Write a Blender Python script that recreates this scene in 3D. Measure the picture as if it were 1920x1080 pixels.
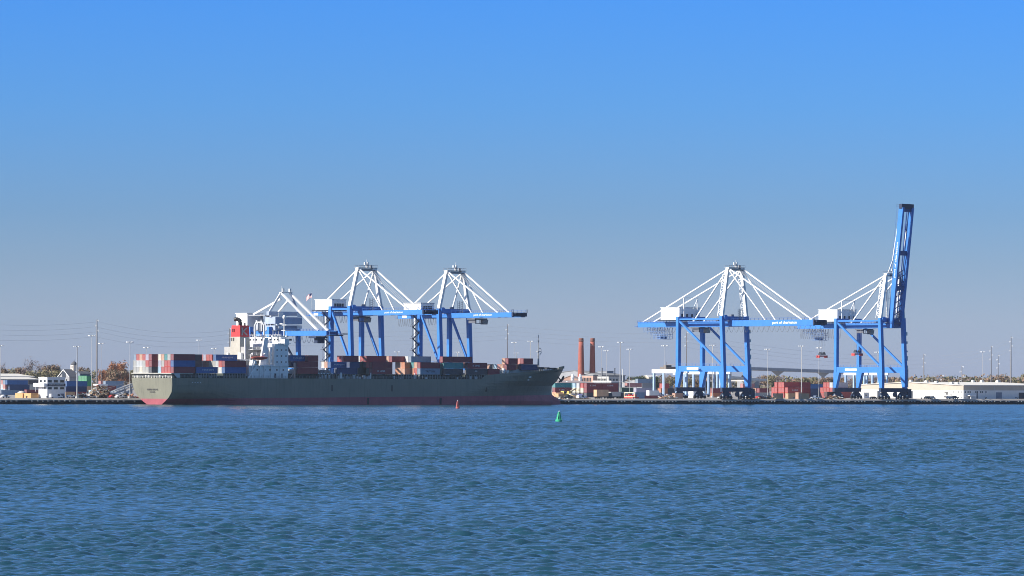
import bpy, bmesh, math, random
import numpy as np
from mathutils import Vector, Matrix
random.seed(7); np.random.seed(7)
R = math.radians
for o in list(bpy.data.objects): bpy.data.objects.remove(o)
scene = bpy.context.scene
COL = scene.collection

# ------------------------------------------------------------------ camera
F = 8200.0                 # focal length in photo pixels (1920 wide)
CAMZ = 12.0                # eye height above the water
ROLL = 0.266               # degrees
cam_d = bpy.data.cameras.new('camera'); cam = bpy.data.objects.new('camera', cam_d); COL.objects.link(cam)
cam_d.sensor_width = 36; cam_d.lens = 36 * F / 1920; cam_d.shift_y = 172.8 / 1920
cam_d.clip_start = 1; cam_d.clip_end = 40000
cam.matrix_world = Matrix.Translation((0, 0, CAMZ)) @ Matrix.Rotation(R(90), 4, 'X') @ Matrix.Rotation(R(ROLL), 4, 'Z')
scene.camera = cam
scene.render.resolution_x = 1024; scene.render.resolution_y = 576

# ------------------------------------------------------------------ sky, sun, exposure
SUN_EL = 33.0
SUN_H = Vector((-0.94, -0.34, 0)).normalized()
world = bpy.data.worlds.new('World'); scene.world = world; world.use_nodes = True
nt = world.node_tree; nt.nodes.clear()
wo = nt.nodes.new('ShaderNodeOutputWorld'); bg = nt.nodes.new('ShaderNodeBackground')
sky = nt.nodes.new('ShaderNodeTexSky'); sky.sky_type = 'NISHITA'; sky.sun_disc = False
sky.sun_elevation = R(SUN_EL); sky.sun_rotation = math.atan2(SUN_H.x, SUN_H.y)
sky.air_density = 1.0; sky.dust_density = 0.3; sky.ozone_density = 3.0; sky.altitude = 0
geo = nt.nodes.new('ShaderNodeTexCoord'); sep = nt.nodes.new('ShaderNodeSeparateXYZ')
nt.links.new(geo.outputs['Generated'], sep.inputs[0])
ramp = nt.nodes.new('ShaderNodeValToRGB'); mapr = nt.nodes.new('ShaderNodeMapRange')
mapr.inputs['From Min'].default_value = 0.0; mapr.inputs['From Max'].default_value = 0.5
nt.links.new(sep.outputs['Z'], mapr.inputs['Value']); nt.links.new(mapr.outputs[0], ramp.inputs[0])
SKY_TINT = [(0.0, (0.4552, 0.5576, 1.0256)), (0.0056, (0.4552, 0.5576, 1.0256)), (0.0275, (0.4176, 0.5249, 0.9217)), (0.0519, (0.3395, 0.473, 0.8458)), (0.0763, (0.2715, 0.4456, 0.8504)), (0.1251, (0.2001, 0.4542, 0.9813)), (0.1739, (0.1566, 0.4449, 1.0652)), (0.3, (0.3, 0.5, 0.9)), (0.5, (0.55, 0.7, 0.9)), (1.0, (0.75, 0.8, 0.85))]
cr = ramp.color_ramp; cr.interpolation = 'LINEAR'
cr.elements[0].position = 0; cr.elements[0].color = (*SKY_TINT[0][1], 1); cr.elements[1].position = 1; cr.elements[1].color = (*SKY_TINT[-1][1], 1)
for (p, c) in SKY_TINT[1:-1]:
    e = cr.elements.new(p); e.color = (*c, 1)
mul = nt.nodes.new('ShaderNodeMixRGB'); mul.blend_type = 'MULTIPLY'; mul.inputs[0].default_value = 1
nt.links.new(sky.outputs[0], mul.inputs[1]); nt.links.new(ramp.outputs[0], mul.inputs[2])
nt.links.new(mul.outputs[0], bg.inputs[0]); bg.inputs[1].default_value = 0.09
nt.links.new(bg.outputs[0], wo.inputs[0])
sl = bpy.data.lights.new('sun', 'SUN'); sl.energy = 5.0; sl.angle = R(0.53); sl.color = (1, 0.93, 0.83)
so = bpy.data.objects.new('sun', sl); COL.objects.link(so)
sd = Vector((SUN_H.x * math.cos(R(SUN_EL)), SUN_H.y * math.cos(R(SUN_EL)), math.sin(R(SUN_EL))))
so.rotation_euler = sd.to_track_quat('Z', 'Y').to_euler(); so.location = (-200, 1500, 300)
vs = scene.view_settings; vs.view_transform = 'Standard'; vs.look = 'None'; vs.gamma = 1; vs.exposure = 0.70
vs.use_curve_mapping = False
scene.render.engine = 'CYCLES'; scene.cycles.filter_width = 1.0; scene.cycles.use_denoising = True; scene.cycles.denoiser = 'OPENIMAGEDENOISE'; scene.cycles.denoising_input_passes = 'RGB_ALBEDO_NORMAL'; scene.cycles.denoising_prefilter = 'ACCURATE'; scene.cycles.sample_clamp_indirect = 3.0

# ------------------------------------------------------------------ the quay frame: t along the quay, d landward of its edge, z up
TH = R(40)
U = Vector((math.cos(TH), math.sin(TH), 0)); LW = Vector((-math.sin(TH), math.cos(TH), 0))
E0 = Vector((-177.3, 2026.0, 0))
DECK = 2.75
def pt(t, d, z=0.0): return E0 + U * t + LW * d + Vector((0, 0, z))
SR, CR = math.sin(R(ROLL)), math.cos(R(ROLL))
def t_px(px, d, z=10.0):
    """position along the quay whose image column is px, on the line d"""
    lo, hi = -400.0, 2600.0
    def col(t):
        p = pt(t, d, z); return 960 + F * (p.x / p.y) * CR + F * ((p.z - CAMZ) / p.y) * SR
    for _ in range(60):
        m = (lo + hi) / 2
        if col(m) < px: lo = m
        else: hi = m
    return (lo + hi) / 2
def d_px(px, t, z=10.0):
    lo, hi = -60.0, 1500.0
    def col(d):
        p = pt(t, d, z); return 960 + F * (p.x / p.y) * CR + F * ((p.z - CAMZ) / p.y) * SR
    for _ in range(60):
        m = (lo + hi) / 2
        if col(m) > px: lo = m
        else: hi = m
    return (lo + hi) / 2
def z_at(px, py, t, d):
    Y = pt(t, d).y
    return CAMZ + (712.8 + (px - 960) * 0.00464 - py) * Y / F
def pxz(px, py, d):
    t = t_px(px, d); return t, z_at(px, py, t, d)

# ------------------------------------------------------------------ materials
MATS = {}
def P(name, col, rough=0.55, metal=0.0, var=0.18, scale=0.25, spec=0.4, streak=0.0, streak_col=(0.1, 0.05, 0.03)):
    if name in MATS: return MATS[name]
    m = bpy.data.materials.new(name); m.use_nodes = True; t = m.node_tree; b = t.nodes['Principled BSDF']
    b.inputs['Roughness'].default_value = rough; b.inputs['Metallic'].default_value = metal
    b.inputs['Specular IOR Level'].default_value = spec
    tc = t.nodes.new('ShaderNodeTexCoord'); n = t.nodes.new('ShaderNodeTexNoise'); n.inputs['Scale'].default_value = scale
    n.inputs['Detail'].default_value = 6; n.inputs['Roughness'].default_value = 0.7
    t.links.new(tc.outputs['Object'], n.inputs['Vector'])
    mr = t.nodes.new('ShaderNodeMapRange'); mr.inputs['From Min'].default_value = 0.3; mr.inputs['From Max'].default_value = 0.7
    mr.inputs['To Min'].default_value = 1 - var; mr.inputs['To Max'].default_value = 1 + var * 0.6
    t.links.new(n.outputs[0], mr.inputs['Value'])
    mx = t.nodes.new('ShaderNodeMixRGB'); mx.blend_type = 'MULTIPLY'; mx.inputs[0].default_value = 1
    mx.inputs[1].default_value = (*col, 1); t.links.new(mr.outputs[0], mx.inputs[2])
    out = mx.outputs[0]
    if streak > 0:      # vertical rust and dirt runs
        mp = t.nodes.new('ShaderNodeMapping'); mp.inputs['Scale'].default_value = (0.9, 0.9, 0.06)
        n2 = t.nodes.new('ShaderNodeTexNoise'); n2.inputs['Scale'].default_value = 1.0; n2.inputs['Detail'].default_value = 5
        t.links.new(tc.outputs['Object'], mp.inputs[0]); t.links.new(mp.outputs[0], n2.inputs['Vector'])
        m2 = t.nodes.new('ShaderNodeMapRange'); m2.inputs['From Min'].default_value = 0.52; m2.inputs['From Max'].default_value = 0.75
        m2.inputs['To Max'].default_value = streak
        t.links.new(n2.outputs[0], m2.inputs['Value'])
        mx2 = t.nodes.new('ShaderNodeMixRGB'); mx2.inputs[2].default_value = (*streak_col, 1)
        t.links.new(m2.outputs[0], mx2.inputs[0]); t.links.new(out, mx2.inputs[1]); out = mx2.outputs[0]
    t.links.new(out, b.inputs['Base Color'])
    MATS[name] = m; return m

# ------------------------------------------------------------------ mesh builder
class MB:
    def __init__(s): s.v = []; s.f = []; s.m = []
    def add(s, vs, fs, mi=0):
        k = len(s.v); s.v += [tuple(v) for v in vs]; s.f += [tuple(i + k for i in f) for f in fs]; s.m += [mi] * len(fs)
    HEX = [(0, 3, 2, 1), (4, 5, 6, 7), (0, 1, 5, 4), (1, 2, 6, 5), (2, 3, 7, 6), (3, 0, 4, 7)]
    def hexa(s, p, mi=0): s.add(p, s.HEX, mi)
    def box(s, x0, x1, y0, y1, z0, z1, mi=0):
        s.hexa([(x0, y0, z0), (x1, y0, z0), (x1, y1, z0), (x0, y1, z0), (x0, y0, z1), (x1, y0, z1), (x1, y1, z1), (x0, y1, z1)], mi)
    def beam(s, p, q, w, h=None, mi=0, up=(0, 0, 1), w2=None, h2=None):
        """rectangular bar from p to q: w across, h in the up direction"""
        h = w if h is None else h; w2 = w if w2 is None else w2; h2 = h if h2 is None else h2
        p = Vector(p); q = Vector(q); a = (q - p).normalized(); up = Vector(up)
        if abs(a.dot(up)) > 0.98: up = Vector((0, 1, 0))
        sx = a.cross(up).normalized(); sy = sx.cross(a).normalized()
        r = []
        for c, ww, hh in ((p, w, h), (q, w2, h2)):
            for i, j in ((-1, -1), (1, -1), (1, 1), (-1, 1)): r.append(c + sx * (i * ww / 2) + sy * (j * hh / 2))
        s.hexa(r, mi)
    def tube(s, p, q, r, n=6, mi=0, r2=None):
        r2 = r if r2 is None else r2
        p = Vector(p); q = Vector(q); a = (q - p).normalized(); up = Vector((0, 0, 1)) if abs(a.z) < 0.9 else Vector((1, 0, 0))
        x = a.cross(up).normalized(); y = x.cross(a)
        vs = []
        for c, rr in ((p, r), (q, r2)):
            for i in range(n):
                g = 2 * math.pi * i / n; vs.append(c + x * (math.cos(g) * rr) + y * (math.sin(g) * rr))
        fs = [(i, (i + 1) % n, n + (i + 1) % n, n + i) for i in range(n)] + [tuple(range(n))[::-1], tuple(range(n, 2 * n))]
        s.add(vs, fs, mi)
    def path(s, pts, r, n=4, mi=0):
        for a, b in zip(pts[:-1], pts[1:]): s.tube(a, b, r, n, mi)
    def prism(s, poly, axis, a0, a1, mi=0):
        """polygon (two coords) extruded along axis 0,1,2 from a0 to a1"""
        n = len(poly); vs = []
        for a in (a0, a1):
            for (i, j) in poly:
                vs.append((a, i, j) if axis == 0 else (i, a, j) if axis == 1 else (i, j, a))
        fs = [(i, (i + 1) % n, n + (i + 1) % n, n + i) for i in range(n)] + [tuple(range(n))[::-1], tuple(range(n, 2 * n))]
        s.add(vs, fs, mi)
    def lathe(s, prof, n=12, mi=0, c=(0, 0)):
        vs = []; fs = []
        for (r, z) in prof:
            for i in range(n):
                g = 2 * math.pi * i / n; vs.append((c[0] + r * math.cos(g), c[1] + r * math.sin(g), z))
        for k in range(len(prof) - 1):
            for i in range(n):
                fs.append((k * n + i, k * n + (i + 1) % n, (k + 1) * n + (i + 1) % n, (k + 1) * n + i))
        fs.append(tuple(range(n))[::-1]); fs.append(tuple(range((len(prof) - 1) * n, len(prof) * n)))
        s.add(vs, fs, mi)
    def mesh(s, name, mats, smooth=False, recalc=True):
        me = bpy.data.meshes.new(name); me.from_pydata(s.v, [], s.f)
        for m in (mats if isinstance(mats, (list, tuple)) else [mats]): me.materials.append(m)
        me.polygons.foreach_set('material_index', s.m)
        if recalc:
            b = bmesh.new(); b.from_mesh(me); bmesh.ops.recalc_face_normals(b, faces=b.faces); b.to_mesh(me); b.free()
        if smooth: me.polygons.foreach_set('use_smooth', [True] * len(me.polygons))
        me.update(); return me
    def build(s, name, mats, parent=None, smooth=False, **k):
        return link(name, s.mesh(name, mats, smooth), parent)
def link(name, me, parent=None):
    o = bpy.data.objects.new(name, me); COL.objects.link(o)
    if parent is not None: o.parent = parent
    return o
def tag(o, label, cat, group=None):
    o['label'] = label; o['category'] = cat
    if group: o['group'] = group
    return o
def struct(o, kind='structure'): o['kind'] = kind; return o
def thing(name, label, cat, t, d, z=DECK, group=None, rot=0.0):
    o = bpy.data.objects.new(name, None); COL.objects.link(o); o.empty_display_size = 1
    o.location = pt(t, d, z); o.rotation_euler = (0, 0, TH + rot); return tag(o, label, cat, group)
def place(o, t, d, z=DECK, rot=0.0):
    o.location = pt(t, d, z); o.rotation_euler = (0, 0, TH + rot); return o
def copy_thing(root, label, t=None, d=None, z=DECK, rot=0.0):
    r = root.copy(); COL.objects.link(r); r['label'] = label
    if t is not None: place(r, t, d, z, rot)
    for ch in list(root.children):
        c = ch.copy(); COL.objects.link(c); c.parent = r
        for g in list(ch.children):
            e = g.copy(); COL.objects.link(e); e.parent = c
    return r
TXT = {}
def text_mesh(body, width, height, extr=0.03):
    k = (body, width, height)
    if k in TXT: return TXT[k]
    cu = bpy.data.curves.new('lettering', 'FONT'); cu.body = body; cu.size = 1; cu.extrude = extr; cu.offset = 0.012; cu.resolution_u = 2
    o = bpy.data.objects.new('lettering', cu); COL.objects.link(o)
    dg = bpy.context.evaluated_depsgraph_get(); me = bpy.data.meshes.new_from_object(o.evaluated_get(dg))
    bpy.data.objects.remove(o)
    co = np.array([v.co[:] for v in me.vertices]); mn, mx = co.min(0), co.max(0)
    for v in me.vertices:
        v.co.x = (v.co.x - mn[0]) / (mx[0] - mn[0]) * width; v.co.y = (v.co.y - mn[1]) / (mx[1] - mn[1]) * height
    TXT[k] = me; return me
def letter(body, width, height, mat, parent, x, y, z, face='n', rot=0.0, name='lettering'):
    """lettering on the water face (n), or on the stern face (s); x,y,z is the lower left corner"""
    me = text_mesh(body, width, height).copy(); me.name = name
    me.materials.clear(); me.materials.append(mat)
    M = Matrix.Rotation(R(90), 4, 'X')
    if rot: M = Matrix.Rotation(rot, 4, 'Y') @ M
    if face == 's': M = Matrix.Rotation(R(-90), 4, 'Z') @ M
    me.transform(Matrix.Translation((x, y, z)) @ M)
    return link(name, me, parent)
ORD = ['first', 'second', 'third', 'fourth', 'fifth', 'sixth', 'seventh', 'eighth', 'ninth', 'tenth', 'eleventh', 'twelfth', 'thirteenth', 'fourteenth', 'fifteenth', 'sixteenth']

white = P('white_paint', (0.78, 0.78, 0.76), 0.5, var=0.12)
blue = P('crane_blue', (0.045, 0.20, 0.56), 0.45, var=0.14)
navy = P('dark_machinery', (0.03, 0.04, 0.06), 0.6)
grey = P('grey_paint', (0.33, 0.34, 0.35), 0.6)
lgrey = P('light_grey_paint', (0.55, 0.57, 0.58), 0.6)
steel = P('galvanised_steel', (0.42, 0.43, 0.44), 0.5, metal=0.3)
black = P('black_paint', (0.012, 0.013, 0.016), 0.5)
glass = P('dark_glass', (0.02, 0.025, 0.03), 0.15, var=0.05, spec=0.6)
# ------------------------------------------------------------------ ground and water
def ground_mat():
    m = P('ground_concrete', (0.30, 0.28, 0.26), 0.85, var=0.3, scale=0.03); return m
g = MB()
# one land sheet from the quay edge to the horizon
for (a, b) in ((-3000, -80), (-80, 700), (700, 4500)):
    for (c, e) in ((2.4, 160), (160, 1200), (1200, 5200)):
        q = [pt(a, c, DECK), pt(b, c, DECK), pt(b, e, DECK), pt(a, e, DECK)]
        g.add(q, [(0, 1, 2, 3)])
    q = [pt(a, 0.55, 2.0), pt(b, 0.55, 2.0), pt(b, 2.4, DECK), pt(a, 2.4, DECK)]      # apron slope added at the wharf edge so that a sunlit strip shows
    g.add(q, [(0, 1, 2, 3)])
o = g.build('ground', ground_mat()); struct(o)

def water_mesh():
    rows = []; y = 243.0
    while y < 2620:
        rows.append(y); y += max(0.18, y * 0.0007)
    rows = np.array(rows); dy = np.maximum(0.18, rows * 0.0007)
    ncol = 330; ang = np.linspace(-R(8.4), R(8.4), ncol)
    Yg = np.repeat(rows[:, None], ncol, 1); Xg = rows[:, None] * np.tan(ang)[None, :]
    # small irregular shifts so that the rows do not line up
    H = np.zeros_like(Yg); DX = np.zeros_like(Yg); DY = np.zeros_like(Yg)
    rng = np.random.RandomState(3); N = 120
    wd = R(255)
    cell = np.maximum(dy, rows * 0.0009)
    # slowly varying gustiness
    gust = 0.92 + 0.18 * np.sin(Xg * 0.031 + 0.6 * np.sin(Yg * 0.013)) * np.sin(Yg * 0.017 + Xg * 0.008 + 1.0) + 0.12 * np.sin(Yg * 0.041 - Xg * 0.02)
    waves = []; var = np.zeros(len(rows))
    for i in range(N):
        L = 0.45 * (7.0 / 0.45) ** rng.rand()
        waves.append((L, wd + rng.randn() * 0.85, 0.0104 * L * min(1, 0.9 / L) ** 0.95 * (0.6 + 0.8 * rng.rand()), rng.rand() * 6.28))
    tot = sum((A / L) ** 2 for L, th, A, ph in waves)
    for L, th, A, ph in waves: var += (A / L * np.clip((L / cell - 1.8) / 2.0, 0, 1)) ** 2
    boost = np.clip(np.sqrt(tot / np.maximum(var, 1e-12)), 1, 3.2)
    for L, th, A, ph in waves:
        k = 2 * math.pi / L
        att = (boost * np.clip((L / cell - 1.8) / 2.0, 0, 1))[:, None]
        a = k * (Xg * math.cos(th) + Yg * math.sin(th)) + ph
        s = np.sin(a); c = np.cos(a)
        H += A * att * s; DX -= 0.8 * A * att * c * math.cos(th); DY -= 0.8 * A * att * c * math.sin(th)
    H *= gust
    co = np.stack([Xg + DX, Yg + DY, H], -1).reshape(-1, 3)
    nr = len(rows); i = np.arange(nr - 1)[:, None] * ncol + np.arange(ncol - 1)[None, :]
    f = np.stack([i, i + 1, i + ncol + 1, i + ncol], -1).reshape(-1)
    # far skirts: the wide water outside the wavy sheet
    sk = np.array([(-5000, -2500, -0.9), (5000, -2500, -0.9), (5000, 6500, -0.9), (-5000, 6500, -0.9)], float)
    nv = len(co); co = np.concatenate([co, sk]); f = np.concatenate([f, [nv, nv + 1, nv + 2, nv + 3]])
    nf = len(f) // 4
    me = bpy.data.meshes.new('water'); me.vertices.add(len(co)); me.vertices.foreach_set('co', co.astype(np.float32).ravel())
    me.loops.add(len(f)); me.loops.foreach_set('vertex_index', f.astype(np.int32))
    me.polygons.add(nf); me.polygons.foreach_set('loop_start', np.arange(nf, dtype=np.int32) * 4)
    me.polygons.foreach_set('use_smooth', np.ones(nf, dtype=bool))
    me.update(calc_edges=True); me.validate(); return me
m = bpy.data.materials.new('water'); m.use_nodes = True; t = m.node_tree; b = t.nodes['Principled BSDF']
b.inputs['Base Color'].default_value = (0.013, 0.052, 0.080, 1); b.inputs['Roughness'].default_value = 0.10; b.inputs['IOR'].default_value = 1.33
tc = t.nodes.new('ShaderNodeTexCoord'); bp = t.nodes.new('ShaderNodeBump')
n1 = t.nodes.new('ShaderNodeTexNoise'); n1.inputs['Scale'].default_value = 2.2; n1.inputs['Detail'].default_value = 3
mp = t.nodes.new('ShaderNodeMapping'); mp.inputs['Rotation'].default_value = (0, 0, R(-15)); mp.inputs['Scale'].default_value = (0.8, 1, 1)
t.links.new(tc.outputs['Object'], mp.inputs[0]); t.links.new(mp.outputs[0], n1.inputs['Vector'])
t.links.new(n1.outputs[0], bp.inputs['Height']); bp.inputs['Strength'].default_value = 0.3; bp.inputs['Distance'].default_value = 0.12
t.links.new(bp.outputs[0], b.inputs['Normal'])
sx_ = t.nodes.new('ShaderNodeSeparateXYZ'); t.links.new(tc.outputs['Object'], sx_.inputs[0])
mr_ = t.nodes.new('ShaderNodeMapRange'); mr_.inputs['From Min'].default_value = 300; mr_.inputs['From Max'].default_value = 1900; mr_.inputs['To Min'].default_value = 0.05; mr_.inputs['To Max'].default_value = 0.2
t.links.new(sx_.outputs['Y'], mr_.inputs['Value']); t.links.new(mr_.outputs[0], b.inputs['Roughness'])
me = water_mesh(); me.materials.append(m); struct(link('water', me))

# ------------------------------------------------------------------ wharf: cap beam, dark piled face, fender piles with pale heads
wharf = thing('wharf', 'long concrete wharf edge with a row of dark fender piles', 'wharf', 0, 0, 0)
wt0, wt1 = -75, 690
conc = P('pale_concrete', (0.42, 0.40, 0.37), 0.85, var=0.25, scale=0.2)
dark = P('wet_dark_timber', (0.03, 0.03, 0.033), 0.8, var=0.4, scale=0.5)
k = MB(); k.box(wt0, wt1, -0.35, 0.6, 1.75, 2.06); k.build('cap_beam', conc, wharf)
k = MB(); k.box(wt0, wt1, 0.1, 0.6, -1.5, 1.75); k.build('wharf_face', dark, wharf)
k = MB()
k.box(wt0, wt1, -0.28, 0.1, 0.7, 1.1); k.build('waling', dark, wharf)
k = MB(); k.box(-0.2, 0.2, -0.62, -0.36, -1.5, 1.4); k.box(-0.2, 0.2, -0.36, 0.1, 0.75, 1.05)
fm = k.mesh('fender_pile', dark)
k = MB(); k.box(-0.36, 0.36, -0.9, -0.36, 1.38, 1.68); hm = k.mesh('pile_head', P('pale_pile_head', (0.66, 0.66, 0.64), 0.8, var=0.35))
tt = wt0 + 1; nf = 0
while tt < t_px(1950, 0) and nf < 290:
    step = 2.95 if tt < 20 else 2.35
    if not (4 < tt < 233):           # behind the ship nothing of them shows
        f_ = link('fender_pile', fm, wharf); f_.location = (tt, 0, 0)
        if random.random() < 0.8:
            h_ = link('pile_head', hm, f_); h_.location = (random.uniform(-.05, .05), 0, random.uniform(-0.08, 0.05))
        nf += 1
    tt += step * random.uniform(0.93, 1.07)

# ------------------------------------------------------------------ the container ship
SD = -34.0                       # line of its near side
ship = thing('container_ship', 'long dark grey container ship moored along the wharf with red boot topping', 'ship', 0, SD, 0)
# local: x from the stern, y landward from the near side, z up
HB = 16.1
hullp = P('hull_grey_green', (0.215, 0.212, 0.165), 0.5, var=0.12, scale=0.12, streak=0.35, streak_col=(0.09, 0.08, 0.065))
boot = P('boot_red', (0.38, 0.10, 0.125), 0.6, var=0.25, scale=0.2, streak=0.5, streak_col=(0.2, 0.07, 0.09))
def tl(px, z=6): return t_px(px, SD, z)
T204 = tl(902, 12); T207 = tl(909, 14); T218 = tl(937, 14.5); TBOW = t_px(1057, SD + HB, 17.5)
def zdeck(x):
    return float(np.interp(x, [0, T204, T207, T218, tl(1000, 16), TBOW], [12.3, 12.4, 14.2, 15.1, 16.3, 18.2]))
def stem(z): return float(np.interp(z, [-1.5, 0.3, 1.6, 3.2, 4.4, 6, 9.4, 12, 17.8, 18.3], np.array([TBOW - 3.2, TBOW - 1.9, TBOW - 2.2, TBOW - 5.0, TBOW - 7.3, TBOW - 8.0, TBOW - 7.6, TBOW - 3.9, TBOW - 0.1, TBOW])))
def w0(z): return float(np.interp(z, [-1.5, 0.2, 1, 2.7, 4, 6, 9, 12.5], [3.0, 6.0, 7.8, 10.9, 13.0, 14.8, 15.7, HB]))
def hb(x, z):
    st = stem(z); f = min(max(z / 17.0, 0), 1)
    Le = 82 + (36 - 82) * f ** 1.1; p = 1.45 + 0.9 * f
    s = min(max((st - x) / Le, 0), 1); hbow = HB * (1 - (1 - s) ** p)
    if z < 4.2:                      # the bulb at the foot of the stem
        q = (x - (TBOW - 16)) / 13.8
        if 0 < q < 1: hbow = max(hbow, 2.4 * math.sqrt(max(1 - q * q, 0)) * math.sqrt(max(1 - ((z - 0.6) / 3.6) ** 2, 0)))
    u = min(max(x / 48, 0), 1); u = u * u * (3 - 2 * u)
    a = w0(z); hs = a + (HB - a) * u
    return min(hbow, hs)
xs = sorted(set([0, 0.5, 1.5, 3, 5, 8, 12, 17, 23, 30, 38, 48, 70, 100, 130, 150, T204 - 0.01, T204, T207] + list(np.linspace(158, TBOW - 16, 18)) + list(np.linspace(TBOW - 15, TBOW, 22))))
zs = [-1.5, -0.6, 0.15, 0.8, 1.6, 2.7, 3.5, 4.2, 5.2, 6.2, 7.5, 9, 10.6, None]
def bootz(x): return 2.7 + 2.1 * (x / TBOW)
V = []; NZ = 16
for x in xs:
    zd = zdeck(x); bz = bootz(x); zc = [-1.5, -0.6, 0.15, 0.9, 1.7, bz - 0.01, bz, bz + 0.7, 5.6, 6.6, 7.8, 9.2, 10.6, 11.6, 0.35 * 11.6 + 0.65 * zd, zd]
    for sgn in (-1, 1):
        for z in zc:
            rake = 1.5 * (1 - z / 12) * max(0, 1 - x / 6)
            V.append((min(x + rake, stem(z)), HB + sgn * hb(min(x, stem(z)), z), z))
Fa = []; Fm = []
W2 = 2 * NZ
for i in range(len(xs) - 1):
    for sgn in (0, 1):
        for j in range(NZ - 1):
            a = i * W2 + sgn * NZ + j; q = (a, a + 1, a + W2 + 1, a + W2); Fa.append(q if sgn else q[::-1]); Fm.append(1 if j < 5 else 0)
for j in range(NZ - 1):
    Fa.append((j, j + 1, NZ + j + 1, NZ + j)); Fm.append(1 if j < 5 else 0)
h = MB(); h.v = V; h.f = Fa; h.m = Fm
hull = h.build('hull', [hullp, boot], ship)
bm_ = bmesh.new(); bm_.from_mesh(hull.data); bmesh.ops.remove_doubles(bm_, verts=bm_.verts, dist=0.004); bmesh.ops.recalc_face_normals(bm_, faces=bm_.faces); bm_.to_mesh(hull.data); bm_.free()
deckm = P('deck_green_grey', (0.05, 0.07, 0.06), 0.8)
k = MB()
for i in range(len(xs) - 1):
    a, b_ = xs[i], xs[i + 1]; za, zb = zdeck(a) - (1.1 if a > T207 else 0.02), zdeck(b_) - (1.1 if b_ > T207 else 0.02)
    ha, hb_ = hb(a, zdeck(a)) - 0.1, hb(b_, zdeck(b_)) - 0.1
    if ha < 0.2: continue
    k.add([(a, HB - ha, za), (b_, HB - max(hb_, 0), zb), (b_, HB + max(hb_, 0), zb), (a, HB + ha, za)], [(0, 1, 2, 3)])
k.build('weather_deck', deckm, ship)
# marks on the side: three dark pilot recess slots, seams, hull plate welds
for px in (622.5, 735, 913):
    k = MB(); x = tl(px, 8); k.box(x - 0.35, x + 0.35, HB - hb(x, 8) - 0.05, HB - hb(x, 8) + 0.3, 6.4, 9.3); k.build('side_slot', black, ship)
for px in (690, 826):
    k = MB(); x = tl(px, 2); k.box(x - 0.6, x + 0.6, HB - hb(x, 0.6) - 0.14, HB - hb(x, 0.6) + 0.3, 0.2, 3.3); k.build('draught_mark_plate', black, ship)
k = MB()
x = tl(362, 9)
for px in (361, 366, 371, 376): xx = tl(px, 10); k.box(xx - 0.3, xx + 0.3, -0.03, 0.1, 10.0, 10.5)
k.build('mooring_pipe', lgrey, ship)
# name on the transom (unreadably small in the photograph: two short dark rows)
letter('HUMEN BRIDGE', 8.6, 0.75, P('stern_lettering', (0.07, 0.07, 0.07), 0.6), ship, 0.47, HB + 4.3, 6.6, 's')
letter('PANAMA', 3.9, 0.6, P('stern_lettering', (0.07, 0.07, 0.07), 0.6), ship, 0.66, HB + 1.95, 5.5, 's')
# white bow mark, hawse pipe and anchor
k = MB(); x = tl(997, 13.4); k.box(x - 0.7, x + 0.8, HB - hb(x, 13.3) - 0.25, HB - hb(x, 13.3) + 0.5, 13.2, 14.0)
x = tl(996, 12); k.box(x - 0.5, x + 0.5, HB - hb(x, 12) - 0.25, HB - hb(x, 12) + 0.5, 11.9, 12.4)
k.build('bow_mark', white, ship)
k = MB(); ax = TBOW - 4.6; k.beam((ax - 1.2, HB - 2.5, 13.6), (ax + 0.9, HB - 2.6, 11.6), 0.5, 0.5); k.beam((ax - 0.6, HB - 2.7, 11.3), (ax + 2.0, HB - 2.7, 12.6), 0.6, 0.7); k.beam((ax + 0.6, HB - 2.7, 11.5), (ax + 2.4, HB - 2.6, 14.0), 0.5, 0.9)
k.build('anchor', black, ship)
k = MB()
for q in range(3): k.prism([(TBOW - 0.4 - 5 + q * 1.7, 17.4 + q * .2), (TBOW - 3.7 + q * 1.7, 17.5 + q * .2), (TBOW - 3.7 + q * 1.7, 18.9 + q * .15), (TBOW - 5.2 + q * 1.7, 18.6 + q * .15)], 1, HB - 2.4 + q * .8, HB - 2.2 + q * .8)
k.build('bow_bulwark', hullp, ship)

# hatch coamings, covers and the side passage stanchions
coam = P('coaming_dark_green', (0.045, 0.06, 0.055), 0.7, var=0.3)
k = MB(); k.box(tl(332), tl(468), 1.6, 30.6, 12.3, 13.4); k.box(tl(548), T204, 1.6, 30.6, 12.3, 13.4); k.build('hatch_coaming', coam, ship)
HATCH = [(326, 366), (368, 407), (421, 461), (558, 596), (599, 627), (632, 672), (698, 736), (748, 786), (788, 826), (832, 869), (876, 913)]
for a, b_ in HATCH:
    k = MB(); x0, x1 = tl(a), tl(b_)
    k.box(x0, x1, 0.9, 31.3, 13.4, 14.55); k.build('hatch_cover', coam, ship)
bar = P('lashing_grey', (0.3, 0.31, 0.3), 0.6)
for i, (a, b_) in enumerate(HATCH):
    k = MB(); x0, x1 = tl(a), tl(b_); n = 9
    for j in range(n):
        x = x0 + (x1 - x0) * j / (n - 1); k.box(x - 0.14, x + 0.14, 0.25, 0.5, 12.3, 14.4)
    k.box(x0, x1, 0.3, 0.45, 14.4, 14.54)
    if i % 2: k.box(x0 + 2, x0 + 3.4, 0.5, 1.3, 12.4, 13.6); k.box(x1 - 4, x1 - 3.2, 0.5, 1.3, 12.4, 13.3)
    k.build('lashing_rail', bar if i % 3 else coam, ship)
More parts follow.
